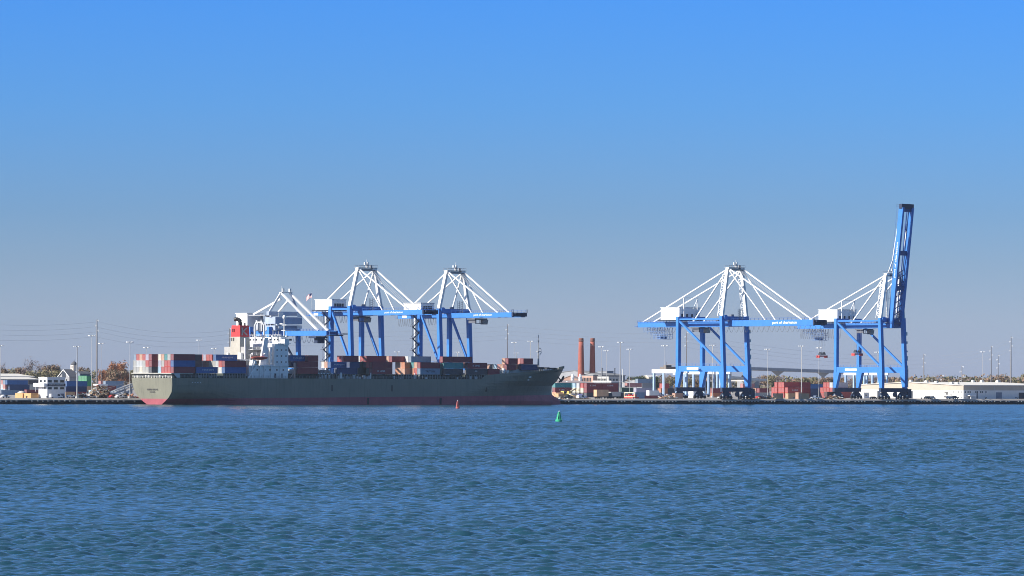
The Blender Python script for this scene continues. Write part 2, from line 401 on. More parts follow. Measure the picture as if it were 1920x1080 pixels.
def rail(name, x0, x1, y0, y1, z, parent, mat=white, hgt=1.1, n=None, r=0.05):
    k = MB(); L = math.hypot(x1 - x0, y1 - y0); n = n or max(2, int(L / 2))
    for j in range(n + 1):
        s_ = j / n; x = x0 + (x1 - x0) * s_; y = y0 + (y1 - y0) * s_; k.box(x - r, x + r, y - r, y + r, z, z + hgt)
    for hh in (0.55, 1.0): k.beam((x0, y0, z + hgt * hh), (x1, y1, z + hgt * hh), 0.07, 0.07)
    return k.build(name, mat, parent)
rail('deck_railing', 3, T204, 0.2, 0.2, 12.42, ship, grey)
rail('forecastle_railing', tl(1003, 16), TBOW - 6, HB - hb(tl(1003, 16), 16.2) + .2, HB - 2.8, 16.3, ship, lgrey)
# clutter along the side deck: winches, gangway, lifebuoys, pipes
k = MB()
for px in (600, 607, 612, 619, 636, 645, 651, 655, 664, 671, 676, 683, 689, 695, 742, 752, 778, 799, 843, 858, 884, 893):
    x = tl(px, 12) + random.uniform(-.6, .6); w = random.uniform(0.25, 0.7); k.box(x - w, x + w, 0.32, 1.2, 12.4, 12.4 + random.uniform(0.6, 1.7))
k.build('side_deck_fitting', lgrey, ship)
k = MB()
for px in (639, 640.5, 695.5, 778.5): x = tl(px, 12); k.box(x - .2, x + .2, 0.06, 0.3, 12.4, 15.2)
for px in (599, 604, 609, 616, 624, 650, 653, 660): x = tl(px, 12) ; k.box(x - .3, x + .3, 0.5, 0.8, 14.5, 15.0)
k.build('side_post', white, ship)
# container guides in the empty bay and its pale ladder
k = MB()
for px in (597, 604, 611, 618, 626): x = tl(px, 16); k.box(x - .3, x + .3, 3, 30, 14.56, 15.9 + random.random())
k.box(tl(598), tl(628), 1.4, 1.8, 14.56, 15.1); k.build('stacking_post', grey, ship)
pink = P('ladder_primer', (0.55, 0.36, 0.3), 0.7)
k = MB(); x = tl(553.5, 16); k.box(x - .35, x + .35, 0.3, 0.9, 12.4, 19.6); k.beam((x - 2.4, 0.6, 12.6), (x, 0.6, 15.5), .3, .4); k.build('access_ladder', pink, ship)
k = MB(); x = t_px(681, SD + 8, 17)
k.box(x - 3.3, x + 2.8, 8, 9, 14.55, 20.4); k.beam((x - 1, 7.8, 20.5), (x + 6, 7.8, 17.2), 0.8, 0.6); k.build('lashing_bridge', P('bridge_green_grey', (0.10, 0.14, 0.13), 0.7), ship)
k = MB(); x = tl(829, 16); k.box(x - .8, x + 0.6, 1, 31, 14.5, 20); k.build('lashing_bridge', MATS['bridge_green_grey'], ship)
# stern mooring deck: dark gap between transom rail and the overhanging container platform
sandy = P('stern_platform', (0.36, 0.35, 0.32), 0.7, var=0.2)
k = MB(); k.box(-0.3, 12, 0.2, 32, 14.05, 14.6); k.build('container_platform', sandy, ship)
k = MB()
for y in np.linspace(0.6, 31.6, 12): k.box(1.2, 1.7, y - .25, y + .25, 12.3, 14.05)
k.box(8, 8.5, 1, 31, 12.3, 14.05); k.build('platform_post', deckm, ship)
k = MB()
for j in range(14):
    y = 1.5 + j * 2.25; k.box(0.5, 1.1, y - random.uniform(.2, .7), y + .3, 12.3, 12.3 + random.uniform(.5, 1.3))
k.build('mooring_bollard', P('cream_fitting', (0.6, 0.57, 0.5), 0.6), ship)
rail('stern_railing', 0.15, 0.15, 0.3, 31.9, 12.3, ship, lgrey, 1.0, 18)
k = MB(); k.prism([(tl(326), 14.3), (tl(337), 14.5), (tl(337), 12.4), (tl(332), 12.4)], 1, -0.05, 0.4); k.build('corner_plate', lgrey, ship)

# --- superstructure
sup = P('superstructure_white', (0.82, 0.82, 0.81), 0.55, var=0.06, scale=0.3, streak=0.15, streak_col=(0.42, 0.3, 0.2))
cas = P('casing_grey', (0.36, 0.36, 0.35), 0.6)
X0, X1 = tl(469, 15), tl(542, 15); XM = tl(516, 22)
k = MB(); k.box(X0, X1, 0.8, 31.4, 12.3, 18.0); lower = k.build('lower_house', sup, ship)
k = MB(); k.box(X0 - .2, X1 + .2, 0.1, 32.1, 18.0, 18.35)
for px in (474, 489, 497, 510, 527): x = tl(px, 15); k.box(x - .25, x + .25, 0.1, 0.4, 12.4, 18.0)
k.beam((tl(466, 17), 0.25, 12.4), (tl(481, 17), 0.25, 18.0), 0.5, 0.6); k.box(X0, X1, 0.08, 0.2, 14.9, 15.2)
k.build('boat_deck', sup, ship)
rail('boat_deck_railing', X0, X1, 0.15, 0.15, 18.35, ship, sup)
k = MB(); k.box(XM, X1, 0.7, 31.5, 18.35, 28.4); house = k.build('accommodation_block', sup, ship)
for zt in (19.6, 22.4, 25.2):
    for j in range(3):
        x = XM + 1.6 + j * 2.6
        k = MB(); k.box(x - .3, x + .3, 0.64, 0.8, zt, zt + 0.7); wn = k.build('window', glass, house)
for zt in (20.0, 22.8, 25.4):
    for y in (3.0, 7.5, 12, 16.5, 21, 25.5):
        k = MB(); k.box(XM - .06, XM + .1, y - .4, y + .4, zt, zt + 0.8); k.build('window', glass, house)
for px, w in ((499, .25), (508, .3), (521, .35), (533, .35), (475, .3), (484, .3)):
    x = tl(px, 15); k = MB(); k.box(x - w, x + w, 0.72, 0.9, 15.9, 16.7); k.build('porthole', glass, lower)
for px in (518, 530): x = tl(px, 14); k = MB(); k.box(x - .5, x + .5, 0.73, 0.9, 12.5, 14.6); k.build('door', navy, lower)
# casing behind the funnel and between it and the house
CX = t_px(450, SD + 12.4, 30)
k = MB(); k.box(CX + 0.2, XM, 9.0, 25, 18.35, 27.0); k.build('engine_casing', cas, ship)
for q in (0, 1, 2):
    k = MB(); z = 20.5 + 2.6 * q; k.box(CX + 2, XM, 5.0, 9.0, z, z + 0.2); k.build('casing_platform', sup, ship)
    rail('platform_railing', CX + 2, XM, 5.1, 5.1, z + .2, ship, sup)
k = MB(); x = tl(461, 22) ; k.box(t_px(460, SD + 8, 22), t_px(460, SD + 8, 22) + .5, 8.3, 8.8, 18.3, 31); k.build('vertical_ladder', sup, ship)
k = MB(); k.box(CX - 1.2, CX + .15, 10, 12.3, 21.2, 24.2); k.box(CX - 1.2, CX + .15, 20.2, 21.3, 21.2, 24.2); k.box(CX - 3, CX + 3, 8.5, 24, 20.6, 21.2); k.build('funnel_base_locker', white, ship)
# funnel
red = P('funnel_red', (0.62, 0.045, 0.045), 0.5, var=0.12)
beige = P('funnel_grey', (0.40, 0.385, 0.33), 0.55, var=0.12)
zf = z_at(441, 610, CX, SD + 15); zr = z_at(441, 631.5, CX, SD + 15)
FUN = [(CX, 12.4), (CX + 5.6, 12.4), (CX + 5.6, 19.6), (CX, 19.6)]
k = MB()
k.hexa([(CX - .3, 12.1, 20.5), (CX + 5.9, 12.1, 20.5), (CX + 5.9, 20.0, 20.5), (CX - .3, 20.0, 20.5), (CX, 12.4, zr), (CX + 5.6, 12.4, zr), (CX + 5.6, 19.6, zr), (CX, 19.6, zr)], 0)
k.hexa([(CX, 12.4, zr), (CX + 5.6, 12.4, zr), (CX + 5.6, 19.6, zr), (CX, 19.6, zr), (CX + .2, 12.8, zf), (CX + 5.4, 12.8, zf), (CX + 5.4, 19.2, zf), (CX + .2, 19.2, zf)], 1)
fun = k.build('funnel', [beige, red], ship)
for (ya, yb, z) in ((16.9, 17.6, zr - 2.0), (18.4, 19.1, zr - 2.0), (16.8, 17.3, zr + 2.2), (17.9, 18.4, zr + 2.2)):
    k = MB(); k.box(CX - .12, CX + .3, ya, yb, z, z + 1.6); k.build('funnel_louvre', black, fun)
letter('K', 3.9, 3.6, cas, fun, CX + 0.95, 12.48 - .02, zr + 0.7, 'n', name='emblem')
pa = Vector((CX + 2.4, 15.5, zf)); pth = [pa, pa + Vector((0, 0, 1.6)), pa + Vector((-.3, .5, 2.6)), pa + Vector((-1.0, 1.4, 3.0)), pa + Vector((-1.6, 2.4, 2.7))]
k = MB()
for a, b_ in zip(pth[:-1], pth[1:]): k.tube(a, b_, 0.95, 10)
k.tube(pa + Vector((1.6, -1.4, 0)), pa + Vector((1.6, -1.4, 1.3)), .4, 8); k.build('exhaust_pipe', black, fun)
# bridge
BZ0, BZ1 = 28.7, 31.7; BX0 = tl(536, 30)-1.0
k = MB(); k.box(BX0 - 3.5, X1 + 1.0, 0, 32.2, 28.4, 28.7); k.build('bridge_deck', sup, ship)
k = MB(); k.box(BX0, X1 + 0.6, 3, 29, BZ0, BZ1); k.box(BX0 + 1, X1, 0.05, 3, BZ0, BZ0 + 1.9); k.box(BX0 + 1, X1, 29, 32.1, BZ0, BZ0 + 1.9); bridge = k.build('wheelhouse', sup, ship)
for y in (5, 7.4, 10.5, 14, 17.5, 21.5, 24, 26.4):
    k = MB(); k.box(BX0 - .06, BX0 + .1, y - .55, y + .55, BZ0 + 1.3, BZ0 + 2.2); k.build('window', glass, bridge)
for j in range(3):
    x = BX0 + 1.6 + j * 2.2; k = MB(); k.box(x - .7, x + .7, 2.94, 3.1, BZ0 + 1.3, BZ0 + 2.2); k.build('window', glass, bridge)
k = MB(); k.box(tl(533, 30), tl(541, 30), -0.4, 2.6, BZ0 - .9, BZ0 + 2.0); k.build('bridge_wing', white, ship)
rail('wing_railing', BX0 - 3.2, X1, 0.3, 0.3, 28.7, ship, sup, 1.2); rail('bridge_aft_railing', BX0 - 3.3, BX0 - 3.3, 0.4, 31.8, 28.7, ship, sup, 1.2)
rail('monkey_island_railing', BX0, BX0, 3.2, 28.8, BZ1, ship, sup, 1.1)
# buttress carrying the wing, bright on its after edge
bx = t_px(486, SD + 3, 22)
k = MB(); k.prism([(bx, 18.35), (bx + 3.9, 18.35), (bx + 4.4, 26.5), (bx + 4.8, 31.2), (bx + 2.6, 31.2)], 1, 2.4, 3.4); k.build('wing_buttress', sup, ship)
k = MB(); bx2 = t_px(500, SD + 3, 22); k.box(bx2, bx2 + .7, 2.4, 3.4, 18.35, 26.4); k.box(bx2 - 1.5, bx2 + 2.5, 2.2, 4, 26.4, 26.8)
bx3 = t_px(505.5, SD + 2, 22); k.box(bx3, bx3 + .6, 1.2, 1.8, 18.35, 27); k.build('deck_pillar', sup, ship)
# lifeboat in its davits
lx = tl(474.5, 20); lx1 = tl(503.5, 20)
lb = MB(); prof = []
n = 9
for i in range(n):
    s_ = i / (n - 1); w = math.sin(math.pi * min(max(s_, .06), .94)) ** 0.5
    prof.append((lx + (lx1 - lx) * s_, w))
vs_ = []; fs_ = []
for (x, w) in prof:
    for a in range(8):
        g_ = 2 * math.pi * a / 8; vs_.append((x, 1.1 + 1.25 * w * math.cos(g_), 21.6 + (0.95 if math.sin(g_) > 0 else 0.85) * w * math.sin(g_) + 0.25 * abs(2 * (x - lx) / (lx1 - lx) - 1)))
for i in range(n - 1):
    for a in range(8): fs_.append((i * 8 + a, i * 8 + (a + 1) % 8, (i + 1) * 8 + (a + 1) % 8, (i + 1) * 8 + a))
fs_ += [tuple(range(8)), tuple(range((n - 1) * 8, n * 8))]
lb.add(vs_, fs_); lb.build('lifeboat', P('lifeboat_shaded_orange', (0.33, 0.06, 0.04), 0.5), ship, True)  # orange boat coloured brown red, its shade put into the paint
for x in (lx + .6, lx1 - 1.2):
    k = MB(); k.path([(x, 3.4, 18.35), (x, 3.0, 21.4), (x, 2.2, 23.6), (x, 0.9, 23.9)], 0.22, 6); k.build('davit', white, ship)
k = MB(); k.prism([(lx - .4, 18.35), (lx + 1.6, 18.35), (lx + 2, 20.6), (lx + .4, 20.8)], 1, 0.5, 2.6); k.build('davit_base', white, ship)
for px, z in ((479, 19.0), (512, 16.2)):
    k = MB(); x = tl(px, z); k.box(x - .5, x + .6, 0.0, 0.6, z, z + 1.2); k.build('life_raft', white, ship)
# masts over the wheelhouse
k = MB(); ya, yb = 18.8, 11.6; xm = XM - 2.0; zz = z_at(487, 604, xm, SD + 15)
xm = t_px(495, SD + 11, 34); ya = 11; yb = ya + 7.2
for y in (ya, yb): k.box(xm - .35, xm + .35, y - .3, y + .3, 28.7, zz - 1.6)
k.beam((xm, ya, zz - 1.6), (xm, ya + 1.3, zz), 0.6, 0.6); k.beam((xm, yb, zz - 1.6), (xm, yb - 1.3, zz), 0.6, 0.6); k.box(xm - .3, xm + .3, ya + 1.2, yb - 1.2, zz - .3, zz + .3)
k.box(xm - .2, xm + .2, ya, yb, 31.5, 31.9); k.build('mast_frame', lgrey, ship)
xr = t_px(533, SD + 9, 35); zr_ = z_at(533, 592, xr, SD + 9)
k = MB(); k.tube((xr, 9, BZ1), (xr, 9, zr_ - 1.5), 0.4, 8, r2=.25); k.box(xr - .2, xr + .2, 7.2, 10.6, zr_ - 4.5, zr_ - 4.2); k.box(xr - .15, xr + .15, 8.1, 11.2, zr_ - 7, zr_ - 6.7); k.build('radar_mast', lgrey, ship)
k = MB(); k.lathe([(0.2, zr_ - 1.7), (0.75, zr_ - 1.2), (0.85, zr_ - .5), (0.5, zr_ + .1), (0.1, zr_ + .3)], 10, c=(xr, 9)); k.build('radome', white, ship, True)
k = MB(); k.box(xr - .3, xr + .3, 10.2, 12.2, zr_ - 4.0, zr_ - 3.5); k.build('radar_scanner', white, ship)
for px, hh in ((512, 3.2), (517, 2.0), (522, 2.6), (527, 1.6), (538, 2.2)):
    x = t_px(px, SD + 5, 32); k = MB(); k.tube((x, 5, BZ0), (x, 5, BZ1 + hh), 0.12, 5); k.box(x - .6, x + .6, 4.6, 5.6, BZ1, BZ1 + .7); k.build('aerial', lgrey, ship)
# foremast, vents, breakwater and windlasses on the forecastle
xf = t_px(1009.5, SD + HB, 24)
zt_ = z_at(1010, 628, xf, SD + HB)
k = MB(); k.tube((xf, HB, 15), (xf, HB, zt_ - 8), 0.55, 8, r2=.35); k.tube((xf, HB, zt_ - 8), (xf, HB, zt_), 0.3, 6, r2=.15); k.box(xf - .9, xf + .9, HB - .9, HB + .9, zt_ - 8.3, zt_ - 8)
k.path([(xf + .8, HB, zt_ - 10), (xf + 1.8, HB, zt_ - 8.8), (xf + 1.6, HB, zt_ - 6.9), (xf + .5, HB, zt_ - 6.5)], .18, 5); k.tube((xf - .5, HB, zt_ - 3), (xf + .5, HB, zt_ - 3), .2, 5); k.build('foremast', grey, ship)
for px in (946.8, 953.6):
    x = tl(px, 15); k = MB(); y = HB - hb(x, 15) + 1.2; k.lathe([(0.7, 14), (0.7, 15.6), (0.95, 16.0), (0.95, 17.2), (0.5, 17.7)], 10, c=(x, y)); k.build('ventilator', white, ship, True)
k = MB(); a, b_ = tl(960, 16), tl(1003, 16); ya = HB - hb(b_, 16) + 1.5; k.box(a, b_, ya, ya + .5, 14.3, 17.3); k.box(a, tl(976), ya - .05, ya, 16.9, 17.3); k.build('breakwater', P('pale_grey_green', (0.42, 0.47, 0.46), 0.6), ship)
k = MB(); x = tl(941, 15); k.box(x - 1.2, x + 1.2, 1.6, 4, 14, 16.9); k.build('vent_trunk', P('cream_fitting', (0.6, 0.57, 0.5), 0.6), ship)
for px, w, hgt in ((1013, 1.9, 2.6), (1024, 1.6, 2.4), (1037, 2.1, 2.0)):
    x = t_px(px, SD + 12, 18); k = MB(); k.tube((x, 10, 17.3), (x, 15, 17.3), hgt / 2, 10); k.box(x - w, x + w, 10.5, 14, 15.6, 16.8); k.build('windlass', black, ship)
k = MB()
for px in (1019, 1023, 1027, 1031, 1042): x = t_px(px, SD + 9, 17); k.box(x - .3, x + .3, 8.2, 8.8, 16.0, 17.4)
k.build('fairlead', white, ship)
# ------------------------------------------------------------------ ship to shore cranes
class CB(MB):                      # builds in heights above water, shifted to the thing's base on the deck
    def build(s, name, mats, parent=None, smooth=False):
        s.v = [(x, y, z - DECK + getattr(s, 'oz', 0)) for x, y, z in s.v]; return MB.build(s, name, mats, parent, smooth)
def sheave(k, c, r, mi=0): k.tube((c[0] - .3, c[1], c[2]), (c[0] + .3, c[1], c[2]), r, 10, mi)
tyre_dark = P('wheel_dark', (0.02, 0.022, 0.028), 0.7)
bogie_m = P('bogie_navy', (0.022, 0.04, 0.085), 0.55, var=0.3)
def bogie(root, x, y):
    k = CB(); k.oz = .55; k.prism([(x - 4.2, 3.6), (x + 4.2, 3.6), (x + 1.1, 6.4), (x - 1.1, 6.4)], 1, y - .45, y + .45); k.box(x - .8, x + .8, y - .7, y + .7, 5.6, 6.6)
    for s in (-1, 1): k.prism([(x + s * 2.3 - 1.9, 2.9), (x + s * 2.3 + 1.9, 2.9), (x + s * 2.3 + .5, 4.2), (x + s * 2.3 - .5, 4.2)], 1, y - .6, y + .6)
    b = k.build('bogie', bogie_m, root)
    for i in range(4):
        k = CB(); k.oz = .55; k.tube((x - 3.6 + 2.4 * i, y - .62, 2.95), (x - 3.6 + 2.4 * i, y + .3, 2.95), .72, 12); k.build('wheel', tyre_dark, b)
    k = CB(); k.oz = .55; k.box(x - 3.2, x - 2.4, y - 1.0, y - .62, 3.6, 4.5); k.box(x + 1.8, x + 2.9, y - 1.0, y - .62, 3.7, 4.4); k.build('drive_motor', lgrey, b)
def stay(root, p, q, w=0.5, m=None, name='stay'):
    k = CB(); k.beam(p, q, w, w); return k.build(name, m or white, root)
def festoon(root, x, y0, y1, z, n, drop):
    k = CB(); L = (y1 - y0) / n
    for i in range(n):
        pts = [(x, y0 + L * (i + s / 6), z - drop * (1 - (2 * s / 6 - 1) ** 2)) for s in range(7)]; k.path(pts, 0.09, 4)
    return k.build('festoon_cable', P('cable_grey', (0.16, 0.17, 0.19), 0.6), root)
def girder_rails(k, x, y0, y1, z):
    L = abs(y1 - y0); n = int(L / 2.5)
    for i in range(n + 1):
        y = y0 + (y1 - y0) * i / n; k.box(x - .05, x + .05, y - .05, y + .05, z, z + 1.1)
    k.beam((x, y0, z + 1.1), (x, y1, z + 1.1), .08); k.beam((x, y0, z + .55), (x, y1, z + .55), .06)
def crane(px_leg, label, gauge, wd, zg, zap, back, hinge, boomL, raised=None, lattice_mast=True, stair=False, sign_px=None, text=True, house=(0.5, 15), apex_in=(3.4, 2.8), d0=3.5, cage=None, trolley_y=20, fest=(), hx=(1.0, 15.5), hz=6.3, tip=2.0, fs=(.86, .42)):
    t0 = t_px(px_leg, d0, 30)
    root = thing('gantry_crane', label, 'crane', t0, d0, DECK, 'ship to shore gantry cranes along the wharf')
    zb, zt = zg; zc = zt + 2.6
    W = {'w': (0, 0), 'l': (0, gauge)}
    # legs
    for x, nm in ((0, 's'), (wd, 'b')):
        k = CB(); k.beam((x, -1.5, 17), (x, 0, zc), 2.0, 1.9, up=(0, 1, 0)); k.hexa([(x - .9, -2.3, 8.4), (x + .9, -2.3, 8.4), (x + .9, -0.5, 8.4), (x - .9, -.5, 8.4), (x - 1, -2.5, 17), (x + 1, -2.5, 17), (x + 1, 1.6, 17), (x - 1, 1.6, 17)]); k.build('leg', blue, root)
        k = CB(); k.beam((x, gauge, 17), (x, gauge, zc), 2.0, 1.9, up=(0, 1, 0)); k.hexa([(x - .9, gauge - .3, 8.4), (x + .9, gauge - .3, 8.4), (x + .9, gauge + 1.3, 8.4), (x - .9, gauge + 1.3, 8.4), (x - 1, gauge - 3.2, 17), (x + 1, gauge - 3.2, 17), (x + 1, gauge + 1.2, 17), (x - 1, gauge + 1.2, 17)]); k.build('leg', blue, root)
        k = CB(); k.box(x - .85, x + .85, -0.8, gauge + .4, 16.9, 19.9); pb = k.build('portal_beam', blue, root)
        k = CB(); girder_rails(k, x - .7, 0.8, gauge - 1, 19.9); k.build('railing', blue, pb)
        k = CB(); k.beam((x, gauge - .6, zc - 2.2), (x, -0.2, 20.4), 0.95, 0.95); k.build('diagonal_brace', blue, root)
        k = CB(); k.box(x - .45, x + .45, 0.7, gauge - .9, zt + .75, zt + 1.55); k.build('upper_tie_beam', blue, root)
    for y in (-1.4, gauge + .5):
        k = CB(); k.box(-1.6, wd + 1.6, y - .8, y + .8, 6.5, 8.7); k.build('sill_beam', bogie_m, root)
        for x in (1.6, wd - 1.6): bogie(root, x, y)
    for y in (0, gauge):
        k = CB(); k.box(1.02, wd - 1.02, y - .8, y + .8, zt + .3, zc - .1); k.build('cross_beam', blue, root)
    k = CB(); k.box(wd + 1.62, wd + 4.2, -2.4, -.2, 3.2, 8.2); k.build('cable_reel_cabinet', bogie_m, root)
    k = CB(); x = wd / 2; k.tube((x - .5, -2.6, 5.2), (x + .5, -2.6, 5.2), 1.3, 12); k.box(wd / 2 + 1, wd / 2 + 1.6, -2.6, -2, 2.3, 6.5); k.build('cable_reel', bogie_m, root)
    # main girders and boom
    gx = (wd / 2 - 3.6, wd / 2 + 3.6)
    for x in gx:
        k = CB(); k.box(x - .7, x + .7, hinge, gauge + back, zb, zt); gd = k.build('main_girder', blue, root)
        k = CB(); girder_rails(k, x + (.95 if x > wd / 2 else -.95), hinge, gauge + back, zt - .3); k.box(x - .95 if x < wd / 2 else x + .7, x - .7 if x < wd / 2 else x + .95, hinge, gauge + back, zt - .42, zt - .3); k.build('walkway_railing', P('rail_blue', (0.05, 0.13, 0.36), 0.5), gd)
    for y in (gauge + back - .6, gauge + back * .5, gauge * .5):
        k = CB(); k.box(gx[0] + .71, gx[1] - .71, y - .5, y + .5, zb + .4, zt - .2); k.build('girder_tie', blue, root)
    k = CB(); y = gauge + back; k.box(gx[0] - 1.2, gx[1] + 1.2, y, y + 2.0, zb + .2, zb + .5)
    for q in range(7): k.tube((gx[0] - 1 + q * 1.5, y + 1.9, zb + .5), (gx[0] - 1 + q * 1.5, y + 1.9, zb + 2 + (q % 3)), .07, 4)
    k.build('end_platform', P('rail_blue', (0.05, 0.13, 0.36), 0.5), root)
    A = R(raised) if raised else 0.0
    def B(s, h):               # along the boom s from the hinge, h above its base line
        return (hinge - s * math.cos(A) + h * math.sin(A), (zb + .1) + s * math.sin(A) + h * math.cos(A))
    bh = zt - zb + .3
    for x in gx:
        k = CB(); p = [B(0, 0), B(boomL, 0), B(boomL, bh), B(0, bh)]
        k.hexa([(x - .65, p[0][0], p[0][1]), (x + .65, p[0][0], p[0][1]), (x + .65, p[1][0], p[1][1]), (x - .65, p[1][0], p[1][1]), (x - .65, p[3][0], p[3][1]), (x + .65, p[3][0], p[3][1]), (x + .65, p[2][0], p[2][1]), (x - .65, p[2][0], p[2][1])])
        bo = k.build('boom_girder', blue, root)
        k = CB(); sx = .9 if x > wd / 2 else -.9
        n = int(boomL / 3)
        for i in range(n + 1):
            a = B(boomL * i / n, bh); b = B(boomL * i / n, bh + 1.1); k.beam((x + sx, *a), (x + sx, *b), .09)
        k.beam((x + sx, *B(0, bh + 1.1)), (x + sx, *B(boomL, bh + 1.1)), .09); k.build('boom_railing', P('rail_blue', (0.05, 0.13, 0.36), 0.5), bo)
    for s in (2.0, boomL * .33, boomL * .62, boomL - 1.2):
        k = CB(); a = B(s, bh * .5); k.beam((gx[0] + .66, *a), (gx[1] - .66, *a), 1.3, bh * .8); k.build('boom_tie', P('boom_tie_navy', (0.03, 0.08, 0.24), 0.5), root)
    k = CB()
    a = B(boomL + .5, bh * .55); k.beam((gx[0] - .9, *a), (gx[1] + .9, *a), 1.0 if not raised else 2.2, bh * .8)
    a = B(boomL + 1.4, bh * .75); k.beam((gx[0], *a), (gx[1], *a), 1.2, .8)
    if tip > 6:
        for x in gx: k.beam((x, *B(boomL + 2, bh * .55)), (x, *B(boomL + tip - .6, bh * .6)), .6, 1.1)
        a = B(boomL + tip - .6, bh * .6); k.beam((gx[0] - .6, *a), (gx[1] + .6, *a), 1.0, 1.3)
    for q in range(int(tip)):
        a = B(boomL + .4 + q * 1.0, bh * .9); b = B(boomL + .4 + q * 1.0, bh * .9 + 1.7); k.beam((gx[0] - .9, *a), (gx[0] - .9, *b), .12); k.beam((gx[1] + .9, *a), (gx[1] + .9, *b), .12)
    k.beam((gx[0] - .9, *B(boomL, bh * .9 + 1.7)), (gx[0] - .9, *B(boomL + tip - .6, bh * .9 + 1.7)), .12)
    k.build('boom_tip_platform', P('tip_navy', (0.02, 0.035, 0.08), 0.6), root)
    if raised:
        k = CB()
        for s in np.arange(3, boomL * .45, 3.2):
            k.beam((gx[0] + .7, *B(s, bh * .5)), (gx[1] - .7, *B(s + 3, bh * .5)), .35); 
        k.beam((gx[1] - 1.6, *B(2, bh)), (gx[1] - 1.6, *B(boomL * .98, bh)), .5); k.beam((gx[0] + 2.2, *B(2, bh)), (gx[0] + 2.2, *B(boomL * .45, bh)), .3); k.build('boom_lattice', P('boom_tie_navy', (0.03, 0.08, 0.24), 0.5), root)
        k = CB()
        for s, h_ in ((boomL * .32, 0), (boomL * .8, 1)):
            k.beam((gx[1] - 1.5, *B(s, bh)), (gx[1] - .6, *B(s + 4, bh + 1)), .9)
        k.build('boom_fitting', P('boom_tie_navy', (0.03, 0.08, 0.24), 0.5), root)
    # masts and apex
    ax = (apex_in[0], wd - apex_in[1]); zm = zc; yap = -1.9
    for x0, x1 in ((0, ax[0]), (wd, ax[1])):
        k = CB(); k.beam((x0, -.0, zm), (x1, yap, zap), 1.25, 1.9, up=(0, 1, 0)); k.build('mast', white, root)
        if lattice_mast:
            k = CB(); n = 9
            f = lambda s, dy: (x0 + (x1 - x0) * s, (yap) * s + dy, zm + (zap - zm) * s)
            k.beam(f(0, 3.4), f(.86, 3.0), .3)
            for i in range(n):
                a, b = i / n * .86, (i + 1) / n * .86
                if i % 2: k.beam(f(a, 3.4), f(b, .8), .22)
                else: k.beam(f(a, .8), f(b, 3.4), .22)
                k.beam(f(b, .8), f(b, 3.4), .2)
            k.build('mast_ladder_tower', white, root)
    k = CB(); k.box(ax[0] - .6, ax[1] + .6, yap - .9, yap + .9, zap - 1.4, zap - .2); k.build('apex_beam', grey, root)
    k = CB(); k.box(ax[0] - .9, ax[1] + .9, yap - 1.9, yap + 1.6, zap + .0, zap + .22)
    for x in np.linspace(ax[0] - .8, ax[1] + .8, 8):
        for y in (yap - 1.8, yap + 1.5): k.box(x - .05, x + .05, y - .05, y + .05, zap + .2, zap + 1.3)
    for y in (yap - 1.8, yap + 1.5): k.beam((ax[0] - .8, y, zap + 1.3), (ax[1] + .8, y, zap + 1.3), .1)
    sheave(k, (wd / 2 - .6, yap, zap + .9), .9); sheave(k, (wd / 2 + 1.8, yap, zap + .8), .8); k.build('apex_platform', P('apex_grey', (0.30, 0.31, 0.33), 0.6), root)
    k = CB(); k.box(ax[0] - 1, ax[0] + 1.2, yap - 1.6, yap + .5, zap - .9, zap + .2); k.box(ax[1] - 1.8, ax[1] + .6, yap - 1.6, yap + .5, zap - .8, zap + .3)
    k.box(wd / 2 - 2.2, wd / 2 - 1.1, yap - .3, yap + .4, zap + 1.7, zap + 2.8); k.box(wd / 2 - .4, wd / 2 + .3, yap - .3, yap + .4, zap + 1.4, zap + 2.9); k.tube((wd / 2 - .8, yap, zap), (wd / 2 - .8, yap, zap + 4.2), .1, 4); k.build('apex_light', white, root)
    # A-frame bracing between mast head and girder
    AS, AB = (ax[0], yap, zap - .6), (ax[1], yap, zap - .6)
    # stays
    stay(root, AS, (gx[0], gauge + back - 3.5, zt), .55, name='back_stay'); stay(root, AB, (gx[1], gauge + back - 3.5, zt), .55, name='back_stay')
    yi = gauge - 6.5 if lattice_mast else gauge * .45
    stay(root, AS, (gx[0], yi, zt + .2), .62, name='back_strut'); stay(root, AB, (gx[1], yi, zt + .2), .62, name='back_strut')
    for x, ap in ((gx[0], AS), (gx[1], AB)):
        if not raised:
            stay(root, (ap[0], yap - 1.2, ap[2]), (x, *B(boomL * fs[0], bh)), .6, name='fore_stay'); stay(root, (ap[0], yap - 1.2, ap[2] - .8), (x, *B(boomL * fs[1], bh)), .55, name='fore_stay')
        else:                     # folded against the raised boom
            m1 = (x, *B(boomL * .55, bh + 1.6))
            stay(root, (ap[0], yap - 1.2, zap - .6), m1, .5, name='fore_stay'); stay(root, m1, (x, *B(boomL * .82, bh + .3)), .5, name='fore_stay')
            stay(root, (ap[0], yap - .8, zap - 1), (x, *B(boomL * .08, bh + 2.2)), .5, name='fore_stay')
    if not raised:
        k = CB()
        for x in (wd / 2 - 1.2, wd / 2, wd / 2 + 1.2): k.tube((x, yap - 1.5, zap - 1), (x, *B(boomL * (fs[0] - .04), bh + .6)), .07, 4)
        k.build('hoist_rope', steel, root)
    # machinery house with roof gear
    hy0, hy1 = gauge + house[0], gauge + house[1]
    k = CB(); k.box(hx[0], hx[1], hy0, hy1, zt + 1.0, zt + 1.0 + hz); ho = k.build('machinery_house', P('house_white', (0.8, 0.8, 0.79), 0.5, var=0.06), root)
    k = CB(); k.box(hx[0] - .3, hx[1] + .3, hy0 - .3, hy1 + .3, zt + 1.0 + hz, zt + 1.3 + hz); k.build('house_roof', lgrey, ho)
    for j in range(4): k = CB(); x = hx[0] + 2 + j * (hx[1] - hx[0] - 4) / 3; k.box(x - .6, x + .6, hy0 - .1, hy0 + .1, zt + 2.0, zt + 4.0); k.build('house_louvre', navy, ho)
